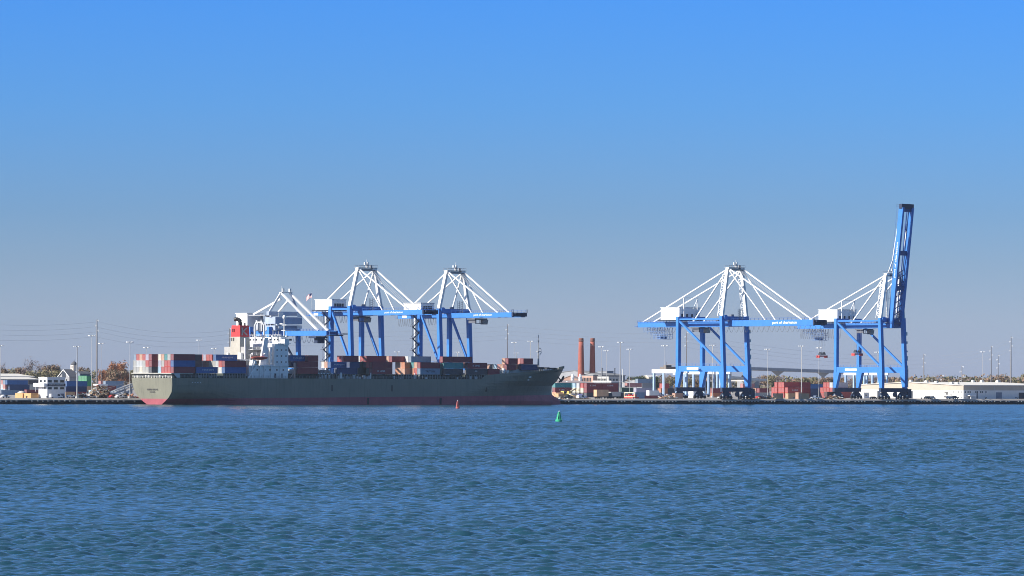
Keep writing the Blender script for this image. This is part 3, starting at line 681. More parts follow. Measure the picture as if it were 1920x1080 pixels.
    k = CB(); k.box(hx[0] - 1.2, hx[1] + 1.2, hy0 - 1.6, hy1 + 1, zt + .55, zt + .98); k.build('house_platform', navy, root)
    if lattice_mast:
        k = CB(); zz = zt + 1 + hz
        for x in (hx[0] + 2.5, hx[1] - 2.5):
            for y in (hy0 - .9,): k.box(x - .22, x + .22, y - .22, y + .22, zt + 1.2, zz + 5.2)
        k.beam((hx[0] + 2.5, hy0 - .9, zz + 5.2), (hx[1] - 2.5, hy0 - .9, zz + 5.2), .25); k.beam((hx[1] - 2.5, hy0 - .9, zz + 4.6), (hx[1] - 5.5, hy0 - .9, zz - .6), .25); k.build('service_gantry', white, root)
    # deck of winches, boxes and posts on the girders
    k = CB()
    for (x, y, hgt) in ((wd / 2 - 2, 5, 2.5), (wd / 2 + 1, 3, 3.6), (wd / 2 + 3, 6, 2.0), (wd / 2 - 3, 9, 1.6), (wd / 2, gauge - 3, 2.2)):
        k.box(x - .9, x + .9, y - .8, y + .8, zt, zt + hgt)
    for q in range(4): k.box(wd / 2 + q - .07, wd / 2 + q + .07, -3.1, -2.9, zt, zt + 6.5)
    for q in range(6): k.beam((wd / 2, -3, zt + q), (wd / 2 + 3, -3, zt + q + .9), .12)
    k.box(gx[0] + .7, gx[1] - .7, -4, 10, zt - .25, zt - .05); struct(k.build('winch_deck', P('winch_grey', (0.14, 0.16, 0.2), 0.6), root), 'stuff')
    k = CB(); k.tube((1.4, -1.6, zc - .6), (1.4, -.9, zc - .6), 1.3, 10); k.build('boom_hoist_motor', blue, root)
    # trolley and operator cab
    k = CB(); y = trolley_y; k.box(gx[0] - .4, gx[1] + .4, y - 3, y + 3, zb - .9, zb - .25); k.box(gx[0] + .3, gx[0] + 1.0, y - 2.6, y + 2.6, zb - 2.6, zb - .9)
    for q in np.linspace(-2.6, 2.6, 5): k.box(gx[1], gx[1] + .15, y + q, y + q + .15, zb - 2.8, zb - .9)
    k.box(gx[0], gx[1], y - 2.9, y - 2.6, zb - 2.9, zb - 2.6); tr = k.build('trolley', P('trolley_grey', (0.12, 0.13, 0.16), 0.6), root)
    k = CB(); k.hexa([(gx[1] - 2.2, y - 3.4, zb - 3.2), (gx[1] + .2, y - 3.4, zb - 3.2), (gx[1] + .2, y - .9, zb - 3.2), (gx[1] - 2.2, y - .9, zb - 3.2), (gx[1] - 2.2, y - 4, zb - .95), (gx[1] + .2, y - 4, zb - .95), (gx[1] + .2, y - .9, zb - .95), (gx[1] - 2.2, y - .9, zb - .95)]); k.build('operator_cab', P('cab_grey', (0.3, 0.31, 0.3), 0.5), tr)
    if cage:
        k = CB(); y0, y1 = cage; z0, z1 = zb - 6.2, zb - .1; xx = (gx[0] - .6, gx[0] + 2.2, gx[1] - 1.5)
        n = 6
        for x in xx:
            for i in range(n + 1):
                y = y0 + (y1 - y0) * i / n; zl = z0 + (0 if i < 4 else 2.4 + (i - 4)); k.beam((x, y, z1), (x, y, zl), .15)
                if i < n: k.beam((x, y, z1), (x, y + (y1 - y0) / n, zl), .12)
            for z in (z0, z0 + 1.2, z0 + 2.4): k.beam((x, y0, z), (x, y0 + (y1 - y0) * .55, z), .16)
            k.beam((x, y0, z0 + 3.6), (x, y1, z0 + 4.2), .14)
        k.box(xx[0], xx[2], y0 + 1, y0 + 6, z0 - .2, z0 + .05); k.box(xx[0] + .5, xx[2] - 1, y0 + 3.5, y0 + 5, z0 + .1, z0 + 1.6); k.build('maintenance_cage', P('cage_blue', (0.13, 0.22, 0.42), 0.5), root)
    for (y0, y1, n, dr) in fest: festoon(root, gx[0] - 1.3, y0, y1, zb + .05, n, dr)
    if stair:                     # zigzag stair tower on the stern side of the landside leg
        k = CB(); x0, x1 = -4.6, -1.2; y = gauge + .4; z = 9.0; up = True; fl = 2.9
        while z < zb - 1:
            a, b = (x0, x1) if up else (x1, x0)
            k.beam((a, y - .6, z), (b, y - .6, z + fl), .5, .5); k.beam((a, y + .6, z + 1.1), (b, y + .6, z + fl + 1.1), .12)
            k.box(b - .8, b + .8, y - 1.0, y + 1.0, z + fl, z + fl + .2); z += fl; up = not up
        for x in (x0 - .7,): k.box(x - .08, x + .08, y - 1, y - .84, 8, zb)
        k.build('zigzag_stair', P('stair_dark', (0.06, 0.07, 0.10), 0.6), root)
        k = CB(); k.box(-2.2, -1.25, gauge + 1, gauge + 2, 8, zb); k.build('lift_rail', lgrey, root)
    else:
        k = CB(); x = wd + 1.35; k.box(x, x + .5, -2.3, -1.9, 9, zb - 22)
        for z in np.arange(10, zb - 2, 4.5): k.box(x - .3, x + .7, -1.9 + (z - 17) * .03, -1.0 + (z - 17) * .03, z, z + .9 + (z % 2))
        k.build('leg_ladder', lgrey, root)
    if sign_px: pass
    root['wd'] = wd
    return root, dict(gx=gx, zb=zb, zt=zt, B=B, bh=bh, A=A, hinge=hinge, wd=wd, gauge=gauge, t0=t0, d0=d0)

def boom_text(root, q, s0, s1, hgt=1.7, body='port of charleston'):
    """white lettering on the stern face of the near boom girder; s measured from the hinge"""
    me = text_mesh(body, abs(s1 - s0), hgt, 0.02).copy(); me.name = 'lettering'; me.materials.clear(); me.materials.append(white)
    # text x runs towards the boom tip (waterward), text up = boom up
    x = q['gx'][0] - .68; B = q['B']; bh = q['bh']
    for v in me.vertices:
        s = s0 + v.co.x; h = (bh - hgt) / 2 + v.co.y; a = B(s, h); v.co = Vector((x + v.co.z, a[0], a[1] - DECK))
    me.update(); return link('lettering', me, root)
def plate(root, x, y0, y1, z0, z1, mat, name, n=0):
    """a sign of illegible short strokes on the stern face; at this size the photograph shows only a white bar"""
    k = CB(); k.box(x - .05, x, y0, y1, z0, z1); return k.build(name, mat, root)

zA = (40.6, 43.3)
cA, qA = crane(1353.5, 'blue crane with lowered boom and white mast, left of the crane with the raised boom', 33.6, 17.2, (40.4, 43.2), 70.9, 37, -1.5, 62, apex_in=(2.2, 5.2), cage=(50, 66), trolley_y=26, fest=((35, 62, 6, 3.0), (-70, 14, 22, 3.1)))
cB, qB = crane(1650.5, 'blue crane with its boom raised steeply into the sky, rightmost on the wharf', 33.6, 17.2, (40.9, 43.7), 70.0, 35, -4.2, 64.8, apex_in=(2.2, 5.2), raised=82.8, cage=(51, 64), trolley_y=21, fest=((34, 66, 19, 5.6),))
cC, qC = crane(656, 'blue crane with white stays straight behind the middle of the ship, with zigzag stair', 14.9, 18.8, (42.9, 44.9), 65.9, 24, -0.5, 49, fs=(.77, .36), lattice_mast=False, stair=True, house=(0.0, 13.5), apex_in=(3.2, 5.6), hx=(0.5, 9), hz=4.8, trolley_y=4, fest=((16, 38, 12, 4.0), (6, 14, 4, 3.5)))
cD, qD = crane(823, 'blue crane with white stays behind the forward half of the ship, nearest the bow', 14.9, 18.8, (42.4, 44.4), 65.6, 24, -0.5, 49, fs=(.77, .36), lattice_mast=False, stair=True, house=(0.0, 13.5), apex_in=(3.2, 5.6), hx=(0.5, 9), hz=4.4, trolley_y=-18, fest=((16, 38, 12, 4.0), (6, 14, 4, 3.5)))
boom_text(cA, qA, 32, 50, 1.9); boom_text(cB, qB, 27, 46, 1.7); boom_text(cC, qC, 20, 34, 1.3); boom_text(cD, qD, 20, 34, 1.3)
for c_, q_ in ((cA, qA), (cB, qB)):
    plate(c_, -.86, 17.0, 26.0, 18.0, 19.1, white, 'portal_sign')
for c_, q_ in ((cC, qC), (cD, qD)):
    plate(c_, q_['gx'][0] - .72, q_['gauge'] + 17, q_['gauge'] + 20.5, q_['zb'] + .4, q_['zt'] - .5, white, 'girder_sign')

# the older, smaller crane behind the deckhouse
def small_crane():
    t0 = t_px(505, 3.5, 30); wd, g_ = 17, 15
    root = thing('gantry_crane', 'small older blue crane with two thick white stays, behind the ship deckhouse', 'crane', t0, 3.5, DECK, 'ship to shore gantry cranes along the wharf')
    pale = P('upperworks_shaded_white', (0.34, 0.4, 0.52), 0.55); zb, zt = 32.6, 34.9  # blue grey puts the shade of the white upperworks into the colour
    for x in (0, wd):
        for y in (0, g_):
            k = CB(); k.beam((x, y - 1.2, 9), (x, y, zt + 2), 1.9, 1.7, up=(0, 1, 0)); k.build('leg', blue, root)
        k = CB(); k.beam((x, g_, zt), (x, -1.0, 17), .8, .8); k.build('diagonal_brace', MATS['tip_navy'], root)
        k = CB(); k.box(x - .8, x + .8, 0, g_, 15, 17.4); k.build('portal_beam', blue, root)
        k = CB(); zap = 53.2; k.beam((x, 0, zt + 9), (wd / 2 + (x - wd / 2) * .32, -1.5, zap), .9, .9); k.build('mast', white if x == 0 else pale, root)
        k = CB(); k.beam((x * .8 + 1.7, g_, zt + 8), (wd / 2 + (x - wd / 2) * .3, -1, zap - 3), .8, .8); k.build('back_strut', white, root)
    for y in (-1, g_): k = CB(); k.box(-1.5, wd + 1.5, y - .8, y + .8, 6.5, 8.6); k.build('sill_beam', bogie_m, root); [bogie(root, x, y) for x in (1.6, wd - 1.6)]
    gx = (wd / 2 - 2.9, wd / 2 + 2.9)
    for x in gx:
        k = CB(); k.box(x - .6, x + .6, -38, g_ + 12, zb, zt); gd = k.build('main_girder', blue, root)
        k = CB(); girder_rails(k, x + (.8 if x > wd / 2 else -.8), -38, g_ + 10, zt - .2); k.build('walkway_railing', MATS['rail_blue'], gd)
        stay(root, (wd / 2 + (x - wd / 2) * .9, -1.6, 53.0), (x, -31, zt), .85, name='fore_stay')
    for y in (-38.5, -20, -8, 5, g_ + 11): k = CB(); k.box(gx[0] + .61, gx[1] - .61, y - .5, y + .5, zb + .4, zt - .3); k.build('girder_tie', MATS['boom_tie_navy'], root)
    k = CB(); k.box(gx[0] - 1, gx[1] + 1, -41.5, -38.02, zb - .2, zb + .3); k.box(gx[1] - 1, gx[1] + 2, -43.5, -40, zb + .5, zb + 1); k.build('boom_tip_platform', MATS['tip_navy'], root)
    k = CB(); k.box(.5, wd - .5, -4.0, 4.0, zt + 3.4, zt + 6.6); k.box(1.2, wd - 1.2, -3, 5, zt + .3, zt + 2.6); k.build('upper_frame', pale, root)
    k = CB(); k.box(-1, wd + 1, -1.0, 1.0, zt + 7.4, zt + 9.3); k.build('cross_beam', pale, root)
    k = CB()
    for x in (2.2, 13.4): k.box(x, x + 3.0, -4.12, -4.0, zt + 6.75, zt + 8.8); k.box(x, x + 3.0, -4.14, -4.0, zt + 1.2, zt + 2.4)
    k.box(1.0, wd - 1, -4.6, -4.2, zt + 2.7, zt + 3.1); k.build('white_panel', white, root)
    hx0 = g_ + 4
    k = CB(); k.box(1, 10, hx0, hx0 + 9, zt + 1.2, zt + 8.4); ho = k.build('machinery_house', MATS['house_white'], root)
    k = CB(); k.box(.6, 10.4, hx0 - .4, hx0 + 9.4, zt + 8.4, zt + 8.8); k.build('house_roof', lgrey, ho)
    k = CB()
    for q in range(16):
        x, y = random.uniform(1, wd - 1), random.uniform(4, g_ + 3); k.box(x - .5, x + .5, y - .6, y + .6, zt, zt + random.uniform(2, 8))
    k.box(1, wd - 1, 5, g_ + 3, zt + 7.4, zt + 7.7); k.build('winch_deck', P('pale_winch_grey', (0.4, 0.42, 0.45), 0.6), root)
    k = CB(); k.box(gx[0] - .5, gx[1] + .5, -30, -24, zb - 1.2, zb - .3); k.box(gx[0] + 1, gx[1] - .5, -29, -26.5, zb - 3.6, zb - 1.2); k.build('trolley', MATS['tip_navy'], root)
    k = CB(); k.box(wd / 2 - 3.2, wd / 2 + 3.2, -2.6, -.6, 53.2, 53.5)
    for x in np.linspace(-3, 3, 6): k.box(wd / 2 + x - .06, wd / 2 + x + .06, -2.5, -2.4, 53.4, 54.8)
    k.tube((wd / 2 - 2.5, -1.5, 53), (wd / 2 - 2.5, -1.5, 56.5), .1, 4); k.box(wd / 2 + 2.0, wd / 2 + 3.0, -2, -1, 53.5, 55.2); k.box(wd / 2 - 2.2, wd / 2 - 1.2, -2, -1, 53.5, 55.2); k.build('apex_platform', lgrey, root)
    festoon(root, gx[1] + 1, -24, -2, zb, 6, 3.4)
    return root
small_crane()

# flag on the landward end of the second crane's girder
tC = qC['t0']; fy = qC['gauge'] + 24
fl = thing('flag', 'american flag flying from a thin staff on the end of a crane girder', 'flag', tC + 9.4 - 3.6, 3.5 + fy - 1.0, qC['zt'])
k = MB(); k.tube((0, 0, 0), (0, 0, 9.6), .09, 6); k.build('flag_staff', lgrey, fl)
fr, fw, fb = P('flag_red', (0.45, 0.03, 0.04), 0.7), P('flag_white', (0.8, 0.8, 0.8), 0.7), P('flag_navy', (0.02, 0.03, 0.12), 0.7)
k = MB(); nx, nz = 12, 13; V_ = []; sc = 0.9
dirx, diry = -0.30, 0.95          # the wind carries it landward and down
for i in range(nx + 1):
    for j in range(nz + 1):
        s_ = i / nx * 3.5; z = 9.5 - (nz - j) / nz * 2.2 - 0.55 * s_ * (0.5 + .5 * s_ / 3.5); w = .22 * math.sin(s_ * 2.2 + j * .12)
        V_.append((dirx * s_ + w * diry, diry * s_ - w * dirx, z))
k.v = V_
for i in range(nx):
    for j in range(nz):
        a = i * (nz + 1) + j; k.f.append((a, a + nz + 1, a + nz + 2, a + 1)); k.m.append(2 if (i < 5 and j >= 6) else (0 if j % 2 == 0 else 1))
k.build('flag_cloth', [fr, fw, fb], fl)

# spreaders hanging in the raised crane
def spreader(px, d, ytop, label, ropez):
    t, z = pxz(px, ytop, d)
    root = thing('spreader', label, 'spreader', t, d, z - 2.6, 'red spreaders hanging in the crane')
    rm = P('spreader_red', (0.5, 0.06, 0.05), 0.5)
    k = MB(); k.box(-3.0, 3.0, -1.1, 1.1, 0, .7); k.box(-3.2, -2.6, -1.2, 1.2, -.6, .7); k.box(2.6, 3.2, -1.2, 1.2, -.6, .7); k.build('spreader_frame', rm, root)
    k = MB(); k.box(-1.9, 1.9, -1.0, 1.0, 1.1, 1.8); k.box(-1.5, -1.1, -.8, .8, 1.8, 2.6); k.box(1.1, 1.5, -.8, .8, 1.8, 2.6); k.build('head_block', navy, root)
    k = MB()
    for x in (-1.2, 1.2):
        for y in (-.7, .7): k.tube((x, y, 2.4), (x * 1.2, y * 1.4, ropez - z + 2.6), .05, 4)
    k.build('hoist_rope', steel, root)
spreader(1541, 3.5 + 62, 660, 'red container spreader hanging on ropes left of the landside legs of the raised crane', 41.0)
spreader(1607, 3.5 + 21, 656, 'red container spreader hanging on ropes between the legs of the raised crane', 40.5)
# ------------------------------------------------------------------ containers
CC = {'red': (0.45, 0.07, 0.06), 'maroon': (0.25, 0.042, 0.05), 'blue': (0.035, 0.12, 0.32), 'navy blue': (0.02, 0.05, 0.14), 'grey': (0.42, 0.42, 0.40), 'pale grey': (0.55, 0.57, 0.58),
      'blue grey': (0.22, 0.30, 0.40), 'peach': (0.58, 0.33, 0.22), 'lavender grey': (0.42, 0.40, 0.50), 'cream': (0.68, 0.63, 0.52), 'teal': (0.04, 0.25, 0.26), 'light blue': (0.35, 0.52, 0.66), 'white': (0.72, 0.72, 0.70),
      'green': (0.06, 0.30, 0.13), 'dark green': (0.03, 0.08, 0.06), 'pink': (0.52, 0.22, 0.20), 'tan': (0.55, 0.36, 0.2), 'charcoal': (0.06, 0.06, 0.075), 'orange': (0.58, 0.22, 0.10)}
def cmat(c):
    return P('container_' + c.replace(' ', '_'), CC[c], 0.55, var=0.22, scale=0.5, streak=0.3, streak_col=tuple(0.5 * a + .02 for a in CC[c]))
CM = {}
def container_mesh(c, L, H=2.86):
    k_ = (c, L, H)
    if k_ in CM: return CM[k_]
    k = MB(); w = 1.22; r = .09
    # side and roof panels set in from the corner posts and rails
    k.box(0.10, L - .06, -w + .07, w - .07, .12, H - .05)
    for x in (0, L - .16):
        for y in (-w, w - .16): k.box(x, x + .16, y, y + .16, 0, H)
    for y in (-w, w - .12):
        k.box(.16, L - .16, y, y + .12, 0, .16); k.box(.16, L - .16, y, y + .12, H - .12, H)
    for x in (0, L - .12): k.box(x, x + .12, -w + .16, w - .16, 0, .16); k.box(x, x + .12, -w + .16, w - .16, H - .14, H)
    for y in (-.85, -.28, .28, .85): k.box(.03, .1, y - .05, y + .05, .16, H - .14, 1)
    m = k.mesh('container', [cmat(c), steel]); CM[k_] = m; return m
RIB = {}
def cont(t, d, z, c, L, label, group, text=None, tpos=None, H=2.86, tcol=None, th=0.95, rot=0.0):
    """d is the middle line; the stern end stands at t"""
    o = link('container', container_mesh(c, L, H)); place(o, t, d, z, rot); tag(o, label, 'container', group)
    if text:
        w_ = tpos[1]; letter(text, w_, th, tcol or lgrey, o, tpos[0], -1.17, H * .5 - th / 2 + tpos[2], 'n')
    return o
G1 = 'containers stacked on the ship deck'
def row_d(r): return SD + 0.05 + 1.235 + 2.47 * r
TIER = ['lowest', 'second', 'third', 'fourth']
def zship(tier, base=14.58): return base + 2.9 * tier
PLURAL_ROW = lambda r: 'row nearest the water' if r == 0 else f'{ORD[r]} row inward'
def sc(px, r, tier, c, where, L=12.19, text=None, tpos=None, base=14.58, prow=None, **kw):
    """a container in row r whose stern bottom corner on the water side appears at column px (of row prow)"""
    pr = r if prow is None else prow
    t = t_px(px, row_d(pr) - 1.2, zship(tier, base) + 1.4)
    extra = f' lettered {text.lower()}' if text and text.isalpha() else (' with white lettering' if text else '')
    lab = f'{c} container{extra}, {TIER[tier]} tier, {PLURAL_ROW(r)}, {where}'
    return cont(t, row_d(r), zship(tier, base), c, L, lab, G1, text, tpos, **kw)
# stern bay, thirteen rows, three tiers; the sixth and seventh from the left stand empty
SB = [('blue grey', 'grey', 'grey'), ('red', 'pale grey', 'grey'), ('peach', 'pale grey', 'cream'), ('red', 'grey', 'grey'), ('lavender grey', 'red', 'grey'), ('maroon', 'maroon', 'charcoal'), None, None,
      ('cream', 'lavender grey', 'light blue'), ('peach', 'grey', 'red'), ('teal', 'red', 'red'), ('grey', 'red', 'red'), ('red', 'blue', 'maroon')]
for i, s in enumerate(SB):
    if not s: continue
    for tier in range(3):
        c = s[2 - tier]
        if i == 12: c = ('maroon', 'blue', 'maroon')[tier]
        t = t_px(325.5, row_d(0) - 1.2, 20); r = 12 - i
        cont(t, row_d(r), zship(tier), c, 12.19, f'{c} container, {TIER[tier]} tier of stern stack, ' + (f'{ORD[i]} column from left' if i < 12 else 'rightmost column'), G1)
for tier in range(3):
    for r in (5, 6): sc(368, r, tier, 'charcoal', 'dark to show shade in stern gap', prow=0)  # charcoal colour stands in for the shade deep inside the gap
sc(368, 0, 0, 'blue', 'just ahead of stern stack', text='HANJIN', tpos=(3.6, 6.3, 0))
for r in range(7, 13): sc(368, r, 2, 'maroon', 'ahead of stern stack', prow=0)
bayC = 'aft of the deckhouse'
for r, c in ((0, 'blue'), (1, 'white'), (2, 'grey')): sc(421.5, r, 0, c, bayC, prow=0)
for r, c in ((0, 'maroon'), (1, 'red'), (2, 'pale grey'), (3, 'grey'), (4, 'cream'), (5, 'peach'), (6, 'pink'), (7, 'white'), (8, 'red')): sc(421.5, r, 1, c, bayC, prow=0)
sc(405, 3, 2, 'blue', bayC, text='HANJIN', tpos=(3.4, 6.3, 0))
for r, c in ((4, 'red'), (5, 'red'), (6, 'lavender grey'), (7, 'red'), (8, 'peach'), (9, 'red')): sc(421.5, r, 2, c, bayC, prow=0)
f1 = 'just ahead of the deckhouse'
sc(557.6, 0, 0, 'maroon', f1); sc(557.6, 0, 1, 'maroon', f1); sc(543.5, 2, 2, 'blue', f1, text='HANJIN', tpos=(2.0, 6.0, 0)); sc(577.5, 1, 2, 'maroon', f1, L=6.06); sc(557.6, 3, 2, 'maroon', f1, prow=0); sc(557.6, 2, 1, 'navy blue', f1, prow=0)
f2 = 'below the left zigzag stair'
sc(632, 0, 0, 'navy blue', f2); sc(620, 2, 1, 'blue', f2, text='HANJIN', tpos=(2.2, 6.0, 0)); sc(655.5, 0, 1, 'navy blue', f2, L=6.06); sc(632, 3, 1, 'peach', f2, prow=0); sc(632, 4, 1, 'white', f2, prow=0); sc(644, 2, 2, 'maroon', f2, L=9.1); sc(637.8, 3, 2, 'red', f2, L=9.1)
f3 = 'below the left large crane'
sc(698, 0, 0, 'maroon', f3, text='K LINE', tpos=(3.2, 4.6, 0), th=.8); sc(698, 0, 1, 'maroon', f3); sc(698, 1, 1, 'red', f3, prow=0); sc(687, 2, 2, 'maroon', f3); sc(687, 3, 2, 'red', f3, prow=2); sc(687, 4, 2, 'pale grey', f3, prow=2); sc(698, 2, 1, 'charcoal', f3, prow=0); sc(698, 1, 0, 'dark green', f3, prow=0)
f4 = 'below the right zigzag stair'
for r, c0, c1 in ((3, 'peach', 'orange'), (4, 'peach', 'peach'), (5, 'orange', 'peach')): sc(759, r, 0, c0, f4, L=6.06, prow=3); sc(759, r, 1, c1, f4, L=6.06, prow=3)
sc(735, 5, 2, 'maroon', f4); sc(735, 6, 2, 'peach', f4, prow=5); sc(735, 7, 2, 'pink', f4, prow=5)
f5 = 'right of orange ends amidships'
sc(788, 0, 0, 'blue grey', f5, text='TRITON', tpos=(3.2, 5.8, 0), tcol=navy); sc(788, 0, 1, 'maroon', f5)
for r, c0, c1 in ((1, 'red', 'peach'), (2, 'orange', 'teal')): sc(788, r, 0, c0, f5, prow=0); sc(788, r, 1, c1, f5, prow=0)
sc(771, 3, 2, 'blue grey', f5); sc(771, 4, 2, 'white', f5, prow=3)
f6 = 'below the crane nearest bow'
sc(832, 0, 0, 'charcoal', f6); sc(832, 0, 1, 'teal', f6); sc(830, 0, 2, 'maroon', 'short one by crane nearest bow', L=6.06); sc(849, 0, 2, 'maroon', f6)
f7 = 'forward beside teal container'
sc(877, 0, 0, 'charcoal', f7, text='o', tpos=(4.4, 1.6, 0.2), th=.7); sc(877, 0, 1, 'maroon', f7, text='K LINE', tpos=(3.2, 4.4, 0), th=.8); sc(877, 1, 1, 'pink', f7, prow=0)
f8 = 'before the lettered maroon one'
sc(915, 0, 0, 'maroon', f8, L=7.4); 
f9 = 'in last bay but one'; BF = 16.9 - 2.9
for r, c in ((0, 'maroon'), (1, 'peach'), (2, 'pink'), (3, 'light blue'), (4, 'charcoal'), (5, 'peach')): sc(950, r, 1, c, f9, L=6.06, base=BF, prow=0)
sc(953, 0, 2, 'maroon', f9, L=6.06, base=BF); sc(953, 1, 2, 'peach', f9, L=6.06, base=BF, prow=0)
k_ = sc(945.5, 2, 2, 'orange', f9, L=1.4, base=BF, H=4.0) if False else None
f10 = 'in foremost bay by foremast'
sc(977.3, 0, 1, 'navy blue', f10, L=10.6, base=BF); sc(977.3, 1, 1, 'peach', f10, L=6.06, base=BF, prow=0); sc(981.5, 0, 2, 'maroon', f10, L=6.06, base=BF); sc(981.5, 1, 2, 'pink', f10, L=6.06, base=BF, prow=0)

# ------------------------------------------------------------------ containers on the land
G2 = 'containers stacked in the terminal yard'
def yard(px, d, ybot, c, L, label, text=None, tpos=None, H=2.6, rot=0.0, **kw):
    """a yard container: stern corner on the water face at column px, bottom at row ybot (snapped to whole tiers)"""
    t = t_px(px, d, 6); z = z_at(px, ybot, t, d); n = max(0, round((z - DECK) / 2.6)); return cont(t, d + 1.22, DECK + .01 + n * 2.61, c, L, f'{c} container ' + label, G2, text, tpos, H=H, rot=rot, **kw)
# left of the ship
for i, (px, yb, c) in enumerate(((13.6, 721, 'blue'), (18, 728.5, 'navy blue'), (18, 736, 'navy blue'))):
    yard(px, 560, yb, c, 14.5 if i else 15.0, ('topmost of the dark stack beside the long white roofed shed', 'in the middle of the dark stack behind the tan box', 'at the bottom of the dark stack behind the tan box')[i], *( ('.....', (4, 7, 0)) if False else (None, None)))
k0 = t_px(14, 560)
for j, cs in enumerate((('pale grey', 'pink', 'blue grey'), ('light blue', 'pale grey', 'pink'), ('lavender grey', 'red', 'light blue'), ('pale grey', 'light blue', 'white'), ('pink', 'grey', 'grey'))):
    for n_, c in enumerate(cs):
        cont(k0, 563.7 + 2.6 * j, DECK + .01 + 2.61 * n_, c, 12.19, f'{c} container end at the left edge, {("bottom", "middle", "top")[n_]} tier, {ORD[j]} column left of dark stack', G2, H=2.6)
yard(2.5, 330, 744, 'blue grey', 12.19, 'low behind the wharf at the far left'); yard(2.5, 332.6, 741, 'charcoal', 12.19, 'behind the low blue grey box at the far left')
yard(50, 420, 737, 'maroon', 9, 'right of the dark stack behind the white tower')
yard(53, 640, 727, 'grey', 9, 'on a pale stack between shed and white tower'); yard(53, 640, 719, 'charcoal', 9, 'on top of the pale stack beside the white tower'); yard(60, 640, 733, 'pale grey', 6.06, 'low between the dark stack and the white tower')
yard(125, 110, 720.5, 'blue', 12.19, 'topmost just right of the white tower'); yard(124, 110, 731.5, 'navy blue', 12.19, 'second from top just right of the white tower'); yard(123, 108, 746, 'maroon', 12.19, 'low just right of the white tower')
yard(123, 90, 747, 'tan', 5.4, 'at the foot of the white tower on its right side')
for j in range(3):
    for n_ in range(2): t = t_px(162.3, 150, 6); cont(t, 151.2 + 2.47 * j, DECK + .01 + 2.61 * (n_ + 2), 'green', 3.0, f'green container end, {("lower", "upper")[n_]} tier, {ORD[2 - j]} column from the left', G2, H=2.6)
for j in range(3):
    for n_ in range(2): t = t_px(162.3, 150, 6); cont(t, 151.2 + 2.47 * j, DECK + .01 + 2.61 * n_, ('charcoal', 'tan', 'pale grey')[(j + n_) % 3], 12.19, f'{("charcoal", "tan", "pale grey")[(j + n_) % 3]} container end under the green ones, {("bottom", "second")[n_]} tier, {ORD[2 - j]} column', G2, H=2.6)
yard(189, 360, 719, 'pink', 6.06, 'with its pink end right of the tall wire pole'); yard(198, 330, 719, 'blue grey', 12.19, 'topmost below the rust coloured tree'); yard(197.5, 332.5, 719, 'grey', 12.19, 'topmost behind the blue grey box below the rust coloured tree')
yard(202, 300, 728, 'blue grey', 12.19, 'in the middle below the rust coloured tree'); yard(202, 300, 737, 'charcoal', 12.19, 'at the bottom below the rust coloured tree'); yard(183, 280, 729, 'maroon', 12.19, 'under the white awning right of the tall pole'); yard(186, 280, 738, 'navy blue', 12.19, 'at the bottom right of the tall pole'); yard(212, 220, 741, 'blue grey', 12.19, 'behind the sloping ramps beside the stern')
# between the bow and the first of the right hand cranes
for i, (px, yb, c) in enumerate(((1041, 729, 'teal'), (1076, 729, 'teal'), (1041, 738, 'maroon'), (1076, 738, 'charcoal'), (1041, 746, 'maroon'), (1076, 746, 'navy blue'))):
    yard(px, 210, yb, c, 12.19, ('in the upper left', 'in the upper right', 'in the middle left', 'in the middle right', 'in the lower left', 'in the lower right')[i] + ' of the stack right of the ship bow', *(('K LINE', (3, 4, 0)) if i == 2 else (None, None)), th=.8)
for i, (px, yb) in enumerate(((1100, 728.6), (1130, 728.6), (1100, 738), (1130, 738))):
    yard(px, 150, yb, 'maroon', 11.6, ('upper left', 'upper right', 'lower left', 'lower right')[i] + ' in the long lettered maroon stack below the chimneys', *(('K LINE', (2.6 if i == 0 else 3.6, 4.2, 0)) if i < 2 else (None, None)), H=2.6, th=.8)
yard(1100, 150, 748, 'charcoal', 11.6, 'bottom left in the maroon stack below the chimneys'); yard(1130, 150, 748, 'charcoal', 11.6, 'bottom right in the maroon stack below the chimneys')
for j, cs in enumerate((('cream', 'red'), ('cream', 'pale grey'), ('cream', 'light blue'))):
    for n_, c in enumerate(cs): t = t_px(1100, 150, 6); cont(t, 154.0 + 3.4 * j, DECK + .01 + 2.61 * (n_ + 1), c, 11.6, f'{c} container end, {("lower", "upper")[n_]} one, {ORD[2 - j]} column left of the lettered maroon stack', G2, H=2.6)
    t = t_px(1100, 150, 6); cont(t, 154.0 + 3.4 * j, DECK + .01, 'charcoal', 11.6, f'charcoal container end at ground level, {ORD[2 - j]} column left of the lettered maroon stack', G2, H=2.6)
yard(1176, 420, 726, 'pink', 12.5, 'long, on top behind the red framed cradle'); yard(1166, 300, 735, 'dark green', 12.19, 'upper, behind the red framed cradle'); yard(1166, 300, 744, 'charcoal', 12.19, 'lower, behind the red framed cradle')
yard(1191.5, 24, 748.5, 'blue grey', 6.4, 'on the quay right of the red framed cradle', H=3.3)
yard(1193, 230, 733, 'lavender grey', 12.19, 'left upper one behind the white leg of the yard crane'); yard(1193, 230, 742, 'lavender grey', 12.19, 'left lower one behind the white leg of the yard crane'); yard(1196, 380, 722, 'blue grey', 12.19, 'far upper one left of the yard crane leg')
yard(1208.5, 30, 748.5, 'maroon', 12.19, 'low and long on the quay before the yard crane', H=1.6)
yard(1266, 28, 748, 'peach', 5.5, 'with peach end just left of the crane wheels', H=2.9)
yard(1240, 90, 747, 'pink', 5, 'with pink end under the white yard crane, lower one'); yard(1239, 90, 738, 'orange', 5, 'with orange end under the white yard crane, upper one'); yard(1242, 110, 729, 'red', 5, 'topmost, red end under the white yard crane')
yard(1248, 110, 746, 'charcoal', 12.19, 'bottom one under the white yard crane'); yard(1248, 110, 737, 'charcoal', 12.19, 'second one under the white yard crane')
